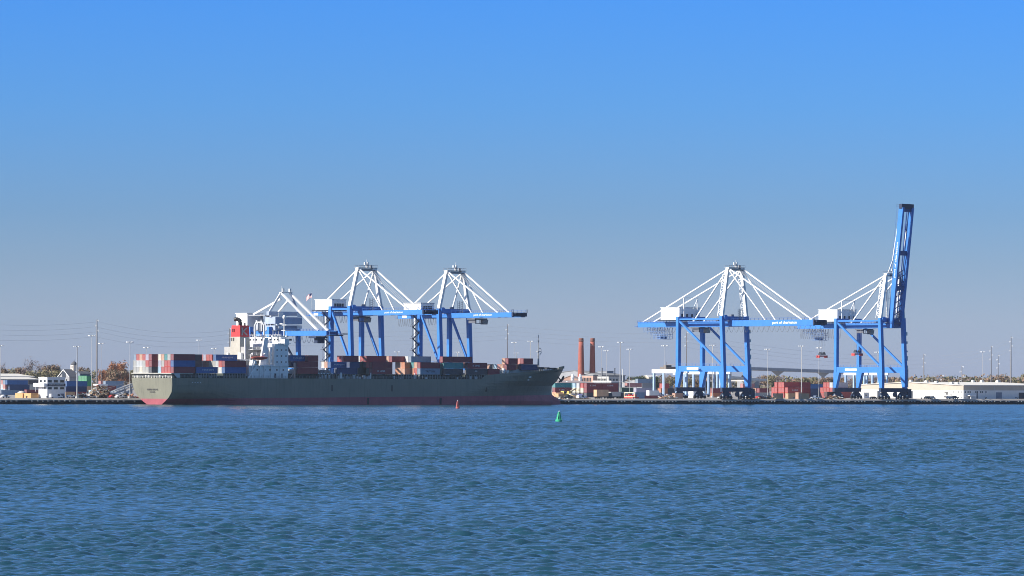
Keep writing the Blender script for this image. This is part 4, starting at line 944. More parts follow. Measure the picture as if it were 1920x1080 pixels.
yard(1360, 60, 736, 'pink', 4, 'between the waterside legs of the left blue crane'); yard(1360, 60, 746, 'pink', 4, 'low between the waterside legs of the left blue crane'); yard(1337, 160, 735, 'maroon', 8, 'between the legs of the left blue crane, upper'); yard(1337, 160, 744, 'orange', 10, 'between the legs of the left blue crane, lower')
yard(1393, 330, 726, 'pink', 10, 'high behind the bow side leg of the left blue crane')
yard(1424, 210, 733, 'maroon', 8, 'right of the left blue crane, upper'); yard(1415, 200, 742, 'grey', 12.19, 'right of the left blue crane, lower'); yard(1417, 216, 733, 'peach', 5, 'right of the left blue crane, end in cream')
# the two red stacks between the right hand cranes
t = t_px(1477, 120, 6)
for j, n_t in enumerate((2, 3, 3, 3, 2)):
    for n_ in range(n_t):
        kw = dict(text='K LINE', tpos=(3.6, 4.4, 0), th=.8) if (j == 0 and n_ == 1) else {}
        c = 'red' if j else 'maroon'
        cont(t - (j % 2) * .4, 121.2 + 2.72 * j, DECK + .01 + 2.95 * n_, 'red', 12.19, f'red container end in the five column red stack, {("bottom", "middle", "top")[n_]} tier, ' + (f'{ORD[4 - j]} column from the left' if j else 'rightmost column'), G2, H=2.93, **kw)
for n_ in range(3): cont(t + 13, 124 + 2.7, DECK + .01 + 2.95 * n_, 'maroon', 10, f'maroon container in the second block of the red stack, {("bottom", "middle", "top")[n_]} tier', G2, H=2.93)
for n_ in range(3):
    t = t_px(1514, 150, 6)
    cont(t, 151.2, DECK + .01 + 2.61 * n_, ('navy blue', 'navy blue', 'blue')[n_], 12.19, f'dark blue container between the two red stacks, {("bottom", "middle", "top")[n_]} tier nearest the water', G2, H=2.6)
    cont(t, 154.6, DECK + .01 + 2.61 * n_, ('pale grey', 'peach', 'light blue')[n_], 12.19, f'{("pale grey", "peach", "light blue")[n_]} container end between the two red stacks, {("bottom", "middle", "top")[n_]} tier', G2, H=2.6)
    cont(t, 158.4, DECK + .01 + 2.61 * n_, ('white', 'charcoal', 'light blue')[n_], 12.19, f'{("white", "charcoal", "light blue")[n_]} container end between the red stacks, {("bottom", "middle", "top")[n_]} tier, left column', G2, H=2.6)
t = t_px(1567, 110, 6)
for j, n_t in enumerate((2, 3, 3, 3, 2)):
    for n_ in range(n_t): cont(t, 111.2 + 2.6 * j, DECK + .01 + 2.95 * n_, 'pale grey' if (j == 1 and n_ == 2) else 'red', 12.19, ('pale grey' if (j == 1 and n_ == 2) else 'red') + f' container end, stack at raised crane, {("bottom", "middle", "top")[n_]} tier, {ORD[4 - j]} column from the left', G2, H=2.93)
for i, px in enumerate((1455, 1478, 1504.5)):
    yard(px, (22, 40, 24)[i], 748.5, 'tan', 5.2, ('left', 'middle', 'right')[i] + ' one of three tan boxes on the quay below the red stack', H=2.9)
yard(1497, 32, 744, 'peach', 3, 'with peach end tucked against the right hand tan box', H=3.4)
# ------------------------------------------------------------------ buildings
def bwin(parent, x0, x1, z0, z1, y=-0.0, face='n', fmat=None, pane=None):
    """a window on the water face (n: at y) or the stern face (s: x = y), frame with a recessed pane"""
    k = MB(); w = .12
    def bx(a, b, c, e, p0, p1): 
        if face == 'n': k.box(a, b, p0, p1, c, e)
        else: k.box(p0, p1, a, b, c, e)
    for (a, b, c, e) in ((x0, x1, z0, z0 + w), (x0, x1, z1 - w, z1), (x0, x0 + w, z0 + w, z1 - w), (x1 - w, x1, z0 + w, z1 - w)): bx(a, b, c, e, y - .08, y + .05)
    f = k.build('window', fmat or lgrey, parent)
    k = MB()
    if face == 'n': k.box(x0 + w, x1 - w, y - .025, y + .05, z0 + w, z1 - w)
    else: k.box(y - .025, y + .05, x0 + w, x1 - w, z0 + w, z1 - w)
    k.build('pane', pane or glass, f); return f
# white control building on the quay at the left
d = 14; t = t_px(88.5, d, 6); t2 = t_px(122.5, d, 6); dl = d_px(72.4, t, 6); Ltw = t2 - t; Wtw = dl - d; H = z_at(105, 708.2, t, d) - DECK
tw = thing('office_building', 'white two storey control building with a dark sign band, on the quay at the left', 'building', t, d)
wm = P('building_white', (0.74, 0.74, 0.74), 0.7, var=0.08)
k = MB(); k.box(0, Ltw, 0, Wtw, 0, H); body = k.build('wall', wm, tw)
k = MB(); k.box(-.15, Ltw + .15, -.15, Wtw + .15, H, H + .3); k.build('roof', wm, tw)
zz = lambda py: z_at(105, py, t, d) - DECK
fx = lambda px: t_px(px, d, 6) - t
for a, b_ in ((89.5, 97.3), (100.6, 108.6), (112.2, 120.2)):
    bwin(body, fx(a), fx(b_), zz(717.6), zz(712.2)); bwin(body, fx(a), fx(b_), zz(730.4), zz(725.4))
k = MB(); k.box(.05, Ltw - .05, -.22, -.01, zz(724.2), zz(719.4)); sg = k.build('sign_band', P('sign_dark', (0.035, 0.045, 0.08), 0.6), tw)
letter('PORT OF CHARLESTON', Ltw * .78, .62, lgrey, sg, Ltw * .11, -.26, zz(722.7), 'n')
k = MB(); k.box(fx(113), fx(120), -.06, .05, 0, zz(738)); k.build('door', P('door_grey', (0.16, 0.17, 0.2), 0.6), tw)
bwin(body, fx(98), fx(105.4), zz(743), zz(740))
fy = lambda px: d_px(px, t, 6) - d
for a, b_ in ((86.2, 81.8), (79, 74.4)): bwin(body, fy(a), fy(b_), zz(717.2), zz(712.2), -.02, 's')
bwin(body, fy(86), fy(82), zz(730), zz(725.6), -.02, 's')
k = MB(); k.box(-1.5, -.02, .3, Wtw + 2.2, zz(724.2), zz(718.6)); k.box(-1.5, -.02, .3, Wtw + 2.2, zz(724.2) - .2, zz(724.2)); k.build('balcony', wm, tw)
k = MB()
for a in (75, 79, 83): y = fy(a); k.box(-.12, -.02, y - .15, y + .15, 0, zz(726))
k.build('downpipe', lgrey, tw)
k = MB(); k.tube((-1, Wtw + 1, 3), (-1, Wtw + 1, zz(718)), .12, 5); k.build('balcony_post', lgrey, tw)

def shed(name, label, cat, px0, px1, d, pytop, pyeave, depth, wall, roof, px_end=None, ridge='u', doors=(), parapet=0):
    """px0..px1 is the water face; the stern face runs landward (to px_end if given)"""
    t0, t1 = t_px(px0, d, 6), t_px(px1, d, 6); L = t1 - t0
    if px_end is not None: depth = d_px(px_end, t0, 6) - d
    he = z_at((px0 + px1) / 2, pyeave, (t0 + t1) / 2, d) - DECK; hr = z_at((px0 + px1) / 2, pytop, (t0 + t1) / 2, d + depth / 2) - DECK
    hr = max(hr, he + .1)
    r = thing(name, label, cat, t0, d)
    k = MB()
    if ridge == 'u':
        k.prism([(0, 0), (depth, 0), (depth, he), (depth / 2, hr), (0, he)], 0, 0, L); k.build('wall', wall, r)
        k = MB(); o_ = .5; sl_ = (hr - he) / (depth / 2)
        for s in (0, 1):
            p = [(-o_ if s == 0 else depth + o_, he - sl_ * o_ + .08), (depth / 2, hr + .08), (depth / 2, hr + .4), (-o_ if s == 0 else depth + o_, he - sl_ * o_ + .4)]
            k.prism(p, 0, -.4, L + .4)
        k.build('roof', roof, r)
    elif ridge == 'n':
        k.prism([(0, 0), (L, 0), (L, he), (L / 2, hr), (0, he)], 1, 0, depth); k.build('wall', wall, r)
        k = MB(); o_ = .5; sl_ = (hr - he) / (L / 2)
        for s in (0, 1):
            p = [(-o_ if s == 0 else L + o_, he - sl_ * o_ + .08), (L / 2, hr + .08), (L / 2, hr + .4), (-o_ if s == 0 else L + o_, he - sl_ * o_ + .4)]
            k.prism(p, 1, -.4, depth + .4)
        k.build('roof', roof, r)
    else:
        k = MB(); k.box(0, L, 0, depth, 0, he); k.build('wall', wall, r)
        k = MB(); k.box(-.2, L + .2, -.2, depth + .2, he, hr); k.build('roof', roof, r)
    for (a, b_, py, m_) in doors:
        xa, xb = t_px(a, d, 6) - t0, t_px(b_, d, 6) - t0; h_ = z_at(a, py, t0 + xa, d) - DECK
        k = MB(); k.box(xa, xb, -.08, .1, 0, h_); k.build('door', m_, r)
    r['L'] = L; r['he'] = he; r['hr'] = hr; r['depth'] = depth
    return r
creamr = P('cream_roof', (0.66, 0.63, 0.56), 0.6, var=0.1); tanw = P('tan_wall', (0.50, 0.44, 0.36), 0.8); greyw = P('grey_wall', (0.28, 0.29, 0.31), 0.8); palew = P('pale_wall', (0.60, 0.58, 0.54), 0.8)
shed('warehouse', 'long shed with white roof behind the trees edge at far left', 'warehouse', -60, 64, 760, 701.5, 706.5, 40, tanw, creamr)
shed('warehouse', 'low white walled shed behind the dark containers at far left', 'warehouse', -60, 73, 660, 708.0, 711.6, 26, palew, creamr, doors=((55, 63, 716, P('door_grey', (0.16, 0.17, 0.2), 0.6)),))
k = thing('loading_box', 'orange tan box structure with dark openings on the quay left of the white building', 'structure', t_px(58, 20, 4), 20)
om = P('tan_orange', (0.60, 0.33, 0.15), 0.75, var=0.2); b2 = MB(); Hb = z_at(50, 737.2, t_px(50, 20), 30) - DECK
dd = d_px(27, t_px(58, 20, 4), 4) - 20; b2.box(0, 4.2, 0, dd * .42, 0, Hb); b2.box(0, 4.2, dd * .5, dd * .68, 0, Hb - .1); b2.box(.4, 4.2, dd * .72, dd, 0, Hb); b2.box(0.6, 4, 0, dd, Hb - .8, Hb - .05); b2.build('frame', om, k)
b2 = MB(); b2.box(.9, 4, dd * .42, dd * .5, 0, Hb - .8); b2.box(.9, 4, dd * .68, dd * .72, 0, Hb - .8); b2.build('opening_shade', black, k)  # solid black blocks stand in for the shade inside the openings
tk = thing('tank', 'pale round tank behind the tan box structure at the left', 'tank', t_px(40.5, 48, 5), 48)
b2 = MB(); Ht = z_at(40, 734, t_px(40, 48), 48) - DECK; b2.lathe([(2.0, 0), (2.0, Ht - .6), (1.2, Ht), (.2, Ht + .3)], 16); b2.build('shell', P('tank_cream', (0.62, 0.55, 0.47), 0.6), tk, True)
b2 = MB(); b2.lathe([(2.06, Ht - 1.0), (2.06, Ht - .75)], 16); b2.build('band', white, tk)
# gabled house with a cupola, blue house behind it
slate = P('slate_roof', (0.12, 0.125, 0.14), 0.9, spec=.1); brick = P('brick_red', (0.36, 0.15, 0.11), 0.85, var=0.25, scale=0.6)
ho = shed('house', 'gabled house with grey roof, white trim and a domed cupola behind the containers', 'house', 130, 146, 620, 693.5, 706.5, 18, P('house_grey', (0.3, 0.3, 0.31), 0.8), slate, px_end=110, ridge='u')
L_, he_, hr_, dp_ = ho['L'], ho['he'], ho['hr'], ho['depth']
k = MB()
for s in (0, 1): k.beam((-.55, (-.6 if s == 0 else dp_ + .6), he_ - .2), (-.55, dp_ / 2, hr_ + .1), .25, .4)
k.build('gable_trim', white, ho)
k = MB(); k.box(-.3, -.02, dp_ * .35, dp_ * .65, he_ - .6, hr_ - 1.4); k.build('gable_louvre', navy, ho)
for q in (.2, .42, .66): bwin(ho, dp_ * q, dp_ * q + 1.4, he_ - 3, he_ - 1, -.02, 's', white)
tcp, zc0 = pxz(138.7, 693, 620 + dp_ / 2); xcp = tcp - t_px(130, 620, 6); zc0 = hr_ - .8; zc1 = z_at(139, 684, tcp, 620) - DECK; zc2 = z_at(139, 677.5, tcp, 620) - DECK
k = MB(); k.box(xcp - 1.6, xcp + 1.6, dp_ / 2 - 1.6, dp_ / 2 + 1.6, zc0, zc1); cu = k.build('cupola', P('cupola_cream', (0.68, 0.6, 0.5), 0.7), ho)
for q in (-.9, .4): bwin(cu, dp_ / 2 + q, dp_ / 2 + q + .7, zc0 + 1.6, zc1 - .5, xcp - 1.62, 's', white, navy)
k = MB(); k.lathe([(2.0, zc1), (2.1, zc1 + .3), (1.7, zc1 + 1.1), (1.0, zc2 - .3), (.25, zc2), (.08, zc2 + 1.2)], 12, c=(xcp, dp_ / 2)); k.build('dome', slate, ho, True)
bh_ = shed('house', 'blue grey house with low hipped roof right of the cupola house', 'house', 150, 168.5, 560, 697.5, 701, 4, P('house_blue', (0.15, 0.19, 0.24), 0.8), slate, ridge='u')
for q in (3, 6.5): bwin(bh_, q, q + 1.5, bh_['he'] - 4.2, bh_['he'] - 2.2, -.02, 'n', white)
k = MB(); k.box(-.6, bh_['L'] + .4, -2.4, 0, bh_['he'] - 1.6, bh_['he'] - 1.3); k.build('porch_roof', slate, bh_)
# awning shed and pale blue tank box by the tall pole
aw = thing('awning', 'white awning roof above a maroon container right of the tall pole', 'awning', t_px(183, 270, 6), 270)
k = MB(); La = t_px(201, 270, 6) - t_px(183, 270, 6); za = z_at(190, 720.4, t_px(190, 270), 270) - DECK; k.box(0, La, -.6, 4, za - .7, za); k.build('roof', wm, aw)
k = MB(); [k.box(x, x + .3, -.5, -.2, 0, za - .7) for x in (0.2, La - .5)]; k.build('post', lgrey, aw)
bb = thing('utility_box', 'pale blue equipment cabin on a concrete base below the tall pole', 'cabin', t_px(173, 60, 5), 60)
k = MB(); Lb = t_px(185, 60, 5) - t_px(173, 60, 5); zb_ = z_at(178, 731.5, t_px(178, 60), 60) - DECK; k.box(0, Lb, 0, 3, zb_ * .4, zb_); k.build('cabin', P('pale_blue', (0.42, 0.58, 0.7), 0.6), bb)
k = MB(); k.box(.4, Lb - .4, .2, 2.8, 0, zb_ * .4); k.build('base', P('cream_fitting', (0.6, 0.57, 0.5), 0.6), bb)
# three sloping ramps beside the stern
for i, (xa, ya, xb, yb) in enumerate(((213, 733, 247, 719.5), (215, 735.5, 249, 723.5), (216, 741, 250, 729))):
    d = 190 + 6 * i; ta, z0 = pxz(xa, ya, d); tb, z1 = pxz(xb, yb, d)
    r = thing('loading_ramp', ('topmost', 'middle', 'lowest')[i] + ' of three white edged sloping steel ramps beside the ship stern', 'ramp', ta, d, DECK, 'sloping steel ramps beside the stern')
    k = MB(); k.beam((0, 0, z0 - DECK), (tb - ta, 0, z1 - DECK), 2.6, .3); k.build('ramp_deck', greyw, r)
    k = MB(); k.beam((0, -1.32, z0 - DECK + .2), (tb - ta, -1.32, z1 - DECK + .2), .12, .5); k.build('ramp_edge', lgrey, r)
    k = MB(); [k.box((tb - ta) * s - .15, (tb - ta) * s + .15, -.15, .15, 0, (z0 + (z1 - z0) * s) - DECK - .1) for s in (.3, .6, .93)]; k.build('ramp_post', greyw, r)

# ---- factory group below the two chimneys
DCH = 640
def chimney(px, pyt, pyb, wt, wb, label, t=None, d=None):
    t = t_px(px, DCH, 30) if t is None else t; d = DCH if d is None else d; Y = pt(t, d).y; zt = z_at(px, pyt, t, d) - DECK; rt = wt * Y / F / 2; rb = wb * Y / F / 2
    r = thing('chimney', label, 'chimney', t, d, DECK, 'brick factory chimneys')
    k = MB(); n = 14; zmid = z_at(px, pyb, t, d) - DECK
    prof = [(rb * 1.12, 0), (rb, zmid)] + [(rb + (rt - rb) * s, zmid + (zt - 2.5 - zmid) * s) for s in (.2, .4, .6, .8, 1)]
    k.lathe(prof, 24); k.build('shaft', P('chimney_brick', (0.35, 0.105, 0.075), 0.85, var=0.25, scale=0.4, streak=.3, streak_col=(.2, .08, .06)), r, True)
    k = MB(); k.lathe([(rt, zt - 2.5), (rt * 1.06, zt - 2.2), (rt * 1.06, zt - 1.2), (rt * 1.0, zt - .9), (rt * .98, zt), (rt * .7, zt), (rt * .7, zt - .5)], 24); k.build('cap', P('chimney_cap', (0.19, 0.08, 0.065), 0.85), r, True)
    return r, t, d, zt
_, tc1, dc1, ztc = chimney(1089.5, 634, 701, 9.0, 12.4, 'tall lit red brick chimney, left of the pair')
# the second stands straight down-sun of the first, in its shadow
vdir = -SUN_H; Y1 = pt(tc1, dc1)
for dist in np.linspace(5, 14, 200):
    p = Y1 + vdir * dist; px = 960 + F * p.x / p.y + 25 * SR
    if px > 1110.8: break
q = p - E0; chimney(1110.8, 634, 698, 8.4, 11.2, 'tall brick chimney mostly in shadow, right of the pair', q.dot(U), q.dot(LW))
roofg = P('roof_grey', (0.2, 0.205, 0.21), 0.8); brickp = P('brick_pink', (0.46, 0.30, 0.24), 0.85, var=0.2)
b1 = shed('factory', 'pink brick factory hall with grey roof below the lit chimney', 'factory', 1112, 1121, 560, 703.0, 704.6, 14, brickp, roofg, px_end=1088, ridge='flat')
for j in range(6):
    y = 2 + j * (b1['depth'] - 4) / 6; bwin(b1, y, y + 1.3, b1['he'] - 4, b1['he'] - 1.2, -.02, 's', brickp)
b1b = shed('factory', 'low brown roofed brick shed behind the ship bow left of the pink hall', 'factory', 1085, 1092, 520, 705.5, 712, 14, P('brick_brown', (0.33, 0.2, 0.15), 0.85), P('brown_roof', (0.26, 0.2, 0.18), 0.8), px_end=1052, ridge='u')
b3 = shed('factory', 'large grey saw roofed mill behind the pink brick hall', 'factory', 1110, 1128, 700, 695.5, 700, 40, greyw, roofg, ridge='u')
b4 = shed('factory', 'grey block with flat roof between two thin smokestacks', 'factory', 1138, 1150, 640, 695.6, 696.2, 10, P('grey_blue_wall', (0.26, 0.28, 0.32), 0.8), roofg, ridge='flat')
b4b = shed('factory', 'wide dark hip roofed block behind the white windowed building', 'factory', 1128, 1172, 620, 700.5, 704.5, 24, greyw, roofg, ridge='u')
b5 = shed('factory', 'pale building with a row of windows in front of the grey mill', 'factory', 1141, 1161, 470, 705.0, 706.0, 12, P('pale_grey_wall', (0.5, 0.49, 0.46), 0.8), roofg, px_end=1120, ridge='flat')
for j in range(6): y = 1.5 + j * (b5['depth'] - 2) / 6; bwin(b5, y, y + 2.0, b5['he'] - 4.8, b5['he'] - 1.2, -.02, 's', palew)
for j in range(3): x = .8 + j * (b5['L'] - 1) / 3; bwin(b5, x, x + 1.7, b5['he'] - 4.8, b5['he'] - 1.4, -.02, 'n', greyw)
b6 = shed('warehouse', 'long low shed with white roof edge below the windowed building', 'warehouse', 1146, 1166, 420, 714.0, 716.4, 14, greyw, P('white_roof', (0.7, 0.69, 0.66), 0.6), px_end=1112, ridge='flat')
b7 = shed('warehouse', 'wide grey roofed transit shed behind the bow of the ship', 'warehouse', 1046, 1112, 330, 714.5, 718.5, 30, P('teal_grey_wall', (0.2, 0.24, 0.25), 0.8), P('grey_pink_roof', (0.34, 0.29, 0.28), 0.8), ridge='u')
b8 = shed('canopy', 'long white canopy roof above the maroon lettered containers', 'canopy', 1100, 1158, 176, 721.0, 723.6, 8, greyw, P('white_roof', (0.7, 0.69, 0.66), 0.6), ridge='flat')
b9 = shed('warehouse', 'grey shed with pale roof between the pink container and the yard crane', 'warehouse', 1204, 1262, 520, 713.5, 718.5, 20, greyw, P('roof_pale', (0.36, 0.36, 0.36), 0.8), ridge='u')
b10 = shed('warehouse', 'white roofed building above the dark trees left of the yard crane', 'warehouse', 1216, 1235, 800, 704, 707.5, 20, tanw, P('white_roof', (0.7, 0.69, 0.66), 0.6), px_end=1206, ridge='u')
for px, pyt, w in ((1129, 691.5, 1.8), (1152.8, 691.8, 1.9), (1167.5, 693, 2.2)):
    t = t_px(px, 610, 20); Y = pt(t, 610).y; r = tag(MB().build('smokestack', black) if False else thing('smokestack', f'thin {"dark" if px < 1160 else "pale"} smokestack on the factory roof, ' + ('left of the flat grey block' if px < 1140 else 'right of the flat grey block' if px < 1160 else 'rightmost of three'), 'smokestack', t, 610), f'thin {"dark" if px < 1160 else "pale"} smokestack rising from the mill, ' + ('left of the flat grey block' if px < 1140 else 'right of the flat grey block' if px < 1160 else 'rightmost of three'), 'smokestack', 'thin smokestacks of the mill')
    h_ = z_at(px, pyt, t, 610) - DECK; k = MB(); k.tube((0, 0, 0), (0, 0, h_), w * Y / F / 2, 10); k.build('pipe', navy if px < 1160 else lgrey, r); k = MB(); k.tube((0, 0, h_), (0, 0, h_ + .5), w * Y / F / 2 * 1.25, 10); k.build('pipe_collar', navy if px < 1160 else lgrey, r)
for px, pyt, lab in ((1088, 701, 'white pointed silo vent in front of the lit chimney'), (1073.5, 701.5, 'small white roof ventilator behind the ship bow'), (1063.5, 715, 'small white box on the transit shed roof, left one'), (1069.5, 718.5, 'small white box on the transit shed roof, right one')):
    d = 480 if pyt < 710 else 334; t = t_px(px, d, 12); z1 = z_at(px, pyt, t, d) - DECK; r = thing('roof_vent', lab, 'vent', t, d); k = MB(); k.lathe([(1.1, 0), (1.1, z1 - 2.2), (.5, z1)], 8); k.build('hood', white, r); k = MB(); k.lathe([(1.3, z1 - 2.6), (1.3, z1 - 2.2)], 8); k.build('collar', lgrey, r)

# ---- the long warehouse at the right
d = 48; t = t_px(1806.5, d, 6); t2 = t_px(1975, d, 6); Lw = t2 - t; Dw = d_px(1610, t, 6) - d
he = z_at(1807, 723, t, d) - DECK; hr = z_at(1708, 717.2, t, d + Dw / 2) - DECK; zs = z_at(1807, 731.8, t, d) - DECK
wh = thing('warehouse', 'long white and tan dockside warehouse filling the right edge, with roof vents', 'warehouse', t, d)
ww = P('warehouse_white', (0.72, 0.71, 0.68), 0.7, var=0.07, streak=.2, streak_col=(.5, .45, .38)); wt_ = P('warehouse_tan', (0.47, 0.41, 0.34), 0.75, var=0.1)
k = MB(); k.box(0, Lw, 0, Dw, 0, zs); body = k.build('lower_wall', ww, wh)
k = MB(); k.prism([(0.06, zs), (Dw - .06, zs), (Dw - .06, he), (Dw / 2, hr), (0.06, he)], 0, .06, Lw - .06); k.build('upper_wall', wt_, wh)
k = MB(); s_ = (hr - he) / (Dw / 2)
for q in (0, 1): k.prism([(-.6 if q == 0 else Dw + .6, he - s_ * .6 + .05), (Dw / 2, hr + .05), (Dw / 2, hr + .4), (-.6 if q == 0 else Dw + .6, he - s_ * .6 + .4)], 0, -.5, Lw + .5)
roofw = k.build('roof', P('roof_white', (0.66, 0.63, 0.57), 0.7, var=0.1), wh)
fx = lambda px: t_px(px, d, 6) - t
zz = lambda px, py: z_at(px, py, t + fx(px), d) - DECK
for px, ya, yb in ((1809.8, 733.2, 737), (1815, 733.2, 737), (1819, 733.2, 737), (1829.5, 733.2, 737), (1832.6, 733.2, 737), (1838.6, 733.2, 737), (1842, 733.2, 737), (1848.5, 733.2, 737), (1849, 744.5, 747)):
    bwin(body, fx(px - 1.3), fx(px + 1.3), zz(px, yb), zz(px, ya), -.01, 'n', lgrey)
dw = d + 0
fy = lambda px: d_px(px, t, 6) - d
for px, ya, yb in ((1802.3, 733.5, 736.6), (1797.6, 733.5, 736.6), (1788.4, 733.5, 736.6), (1802.3, 744, 747), (1797.8, 744, 747), (1788.8, 744, 747), (1783.3, 738.5, 742.5)):
    bwin(body, fy(px + 1), fy(px - 1), zz(1807, yb), zz(1807, ya), -.02, 's', lgrey)
k = MB(); x0, x1 = fx(1867.5), fx(1878.3); k.box(x0, x1, -.1, .1, 0, zz(1873, 735.6)); k.build('loading_door', P('door_blue_grey', (0.2, 0.24, 0.31), 0.7), body)
k = MB(); x0, x1 = fx(1910.2), fx(1921); k.box(x0, x1, -.1, .1, 0, zz(1915, 736.2)); k.build('loading_door', navy, body)
k = MB(); k.box(fx(1904), fx(1905.8), -.1, .1, 0.3, zz(1905, 744.5)); k.build('door', navy, body)
k = MB(); k.box(fx(1812.2), fx(1824), -2.6, 0, zz(1818, 742.4), zz(1818, 741.2)); k.box(fx(1814.4), fx(1815.2), -2.5, -2.2, 0, zz(1815, 742.4)); k.box(fx(1823), fx(1823.6), -2.5, -2.2, 0, zz(1815, 742.4)); k.build('entrance_canopy', wm, wh)
k = MB(); k.box(fx(1816), fx(1818), -.08, .05, 0, 2.3); k.box(fx(1831), fx(1833.5), -.08, .05, 0, 3.4); k.build('entrance_door', P('door_grey', (0.16, 0.17, 0.2), 0.6), wh)
k = MB(); k.box(fx(1847), fx(1847.5), -.12, 0, 0, zs); k.box(-.14, .1, -.14, .1, 0, zs); k.box(fx(1864), fx(1864.4), -.1, .05, zs, he); k.build('downpipe', lgrey, wh)
k = MB()
for (a, b_, ya, yb) in ((1770.8, 1777.6, 734.6, 736.8), (1773.5, 1777.4, 736.8, 740.4), (1770, 1777.8, 742.6, 745.6)): k.box(-.06, -.002, fy(b_), fy(a), zz(1807, yb), zz(1807, ya))
k.build('wall_emblem', P('emblem_dark', (0.12, 0.12, 0.12), 0.7), wh)
k = MB(); k.box(-.08, .02, fy(1711.5), fy(1699), 0, zz(1807, 734)); k.build('loading_door', navy, body)
k = MB(); k.box(-.08, .02, fy(1651), fy(1645), 0, zz(1807, 734)); k.build('loading_door', navy, body)
for px in (1708, 1737, 1755.5, 1784.5, 1795, 1824.5, 1841, 1870.5, 1882, 1911.5):
    y = Dw * .5; tv = t_px(px, d + y, 12); x = tv - t
    x = min(max(x, 1.2), Lw - 1.2)
    if px < 1800: y = d_px(px, t + 3, 12) - d; x = 3
    zl = he + s_ * min(y, Dw - y) + .3; k = MB(); k.hexa([(x - 1.1, y - 1.1, zl - .5), (x + 1.1, y - 1.1, zl - .5), (x + 1.1, y + 1.1, zl - .5), (x - 1.1, y + 1.1, zl - .5), (x - .6, y - .7, zl + 1.3), (x + .6, y - .7, zl + 1.3), (x + .6, y + .7, zl + 1.3), (x - .6, y + .7, zl + 1.3)]); k.build('roof_vent', creamr, roofw)

# ---- rubber tyred yard cranes with white top beams
def rtg(px0, px1, d0, pytop, label, hgt=1.9):
    """a yard crane seen end on: its top beam runs landward from px1 back to px0"""
    t = t_px(px1, d0, 20); span = d_px(px0, t, 20) - d0; z = z_at(px1, pytop, t, d0) - DECK
    r = thing('yard_crane', label, 'yard crane', t, d0, DECK, 'rubber tyred yard cranes')
    k = MB(); k.box(0, 1.3, -1, span + 1, z - hgt, z); k.build('top_beam', white, r); k = MB(); k.box(7, 8.3, -1, span + 1, z - hgt, z); k.build('top_beam', white, r)
    for y in (0.2, span - .2):
        for x in (.6, 7.6): k = MB(); k.box(x - .55, x + .55, y - .5, y + .5, 2.0, z - hgt); k.build('leg', P('rtg_pale_blue', (0.32, 0.45, 0.62), 0.55), r)
        k = MB(); k.box(-.6, 8.8, y - .5, y + .5, 1.3, 2.0); k.build('sill_beam', MATS['rtg_pale_blue'], r)
        for x in (.4, 7.8): k = MB(); k.tube((x, y - .4, .8), (x, y + .4, .8), .8, 12); k.build('wheel', black, r)
    k = MB(); k.box(.2, 8, span * .45, span * .45 + 5, z, z + 1.4); k.box(1, 5, span * .5, span * .5 + 2, z + 1.4, z + 2.3); k.tube((3, span * .6, z), (3, span * .6, z + 4), .12, 4); k.beam((1, span * .1, z + 2.6), (1, span * .44, z + 2.6), .15); k.build('trolley', P('trolley_brown', (0.2, 0.17, 0.15), 0.7), r)
    return r
rtg(1224.5, 1268, 70, 692.6, 'white topped yard crane left of the left blue gantry crane', 2.0)
rtg(1282, 1320, 190, 696.5, 'white topped yard crane seen between the landside legs of the left blue crane', 1.6)
rtg(1327, 1350, 200, 696.6, 'white topped yard crane behind the waterside leg of the left blue crane', 1.5)
rtg(1584, 1609, 210, 699.0, 'white topped yard crane between the landside legs of the raised crane', 1.4)
rtg(1619, 1647, 230, 699.0, 'white topped yard crane between the middle legs of the raised crane', 1.4)

# ---- elevated highway and its ramps, far behind
def viaduct(label, p0, p1, thick, piers, Yd, col, w=12):
    """deck from (px,py) p0 to p1 at the given depths"""
    m = P('viaduct_' + ('pale' if col else 'grey'), (0.62, 0.60, 0.56) if col else (0.40, 0.41, 0.44), 0.85)
    r = bpy.data.objects.new('highway_bridge', None); COL.objects.link(r); tag(r, label, 'bridge', 'elevated highway and its ramps')
    P0 = [((px - 960) * Y / F, Y, CAMZ + (712.8 + (px - 960) * .00464 - py) * Y / F) for (px, py, Y) in (p0, p1)]
    r.location = (P0[0][0], P0[0][1], DECK)
    a = Vector((0, 0, P0[0][2] - DECK)); b = Vector((P0[1][0] - P0[0][0], P0[1][1] - P0[0][1], P0[1][2] - DECK)); th = thick * Yd / F
    k = MB(); k.beam(a - Vector((0, 0, th / 2)), b - Vector((0, 0, th / 2)), w, th); k.build('deck', m, r)
    n_ = (b - a).cross(Vector((0, 0, 1))).normalized()
    if n_.y > 0: n_ = -n_
    k = MB(); k.beam(a + n_ * (w / 2 + .15) + Vector((0, 0, .3)), b + n_ * (w / 2 + .15) + Vector((0, 0, .3)), .3, 1.2); k.build('parapet', m, r)
    for s in piers:
        c = a + (b - a) * s; k = MB(); k.box(c.x - 1.1, c.x + 1.1, c.y - 1.1, c.y + 1.1, -1, c.z - th); k.hexa([(c.x - 1.2, c.y - 1.2, c.z - th - 3), (c.x + 1.2, c.y - 1.2, c.z - th - 3), (c.x + 1.2, c.y + 1.2, c.z - th - 3), (c.x - 1.2, c.y + 1.2, c.z - th - 3), (c.x - 5, c.y - 1.4, c.z - th), (c.x + 5, c.y - 1.4, c.z - th), (c.x + 5, c.y + 1.4, c.z - th), (c.x - 5, c.y + 1.4, c.z - th)]); k.build('pier', m, r)
viaduct('long grey elevated highway far behind, right of the left blue crane', (1330, 688.0, 3300), (1600, 697.5, 3500), 3.6, (.12, .46, .78), 3400, 0)
viaduct('white curved ramp descending behind the legs of the left blue crane', (1270, 700, 3000), (1412, 711.5, 3050), 2.6, (.1, .3, .5, .7), 3020, 1, 9)
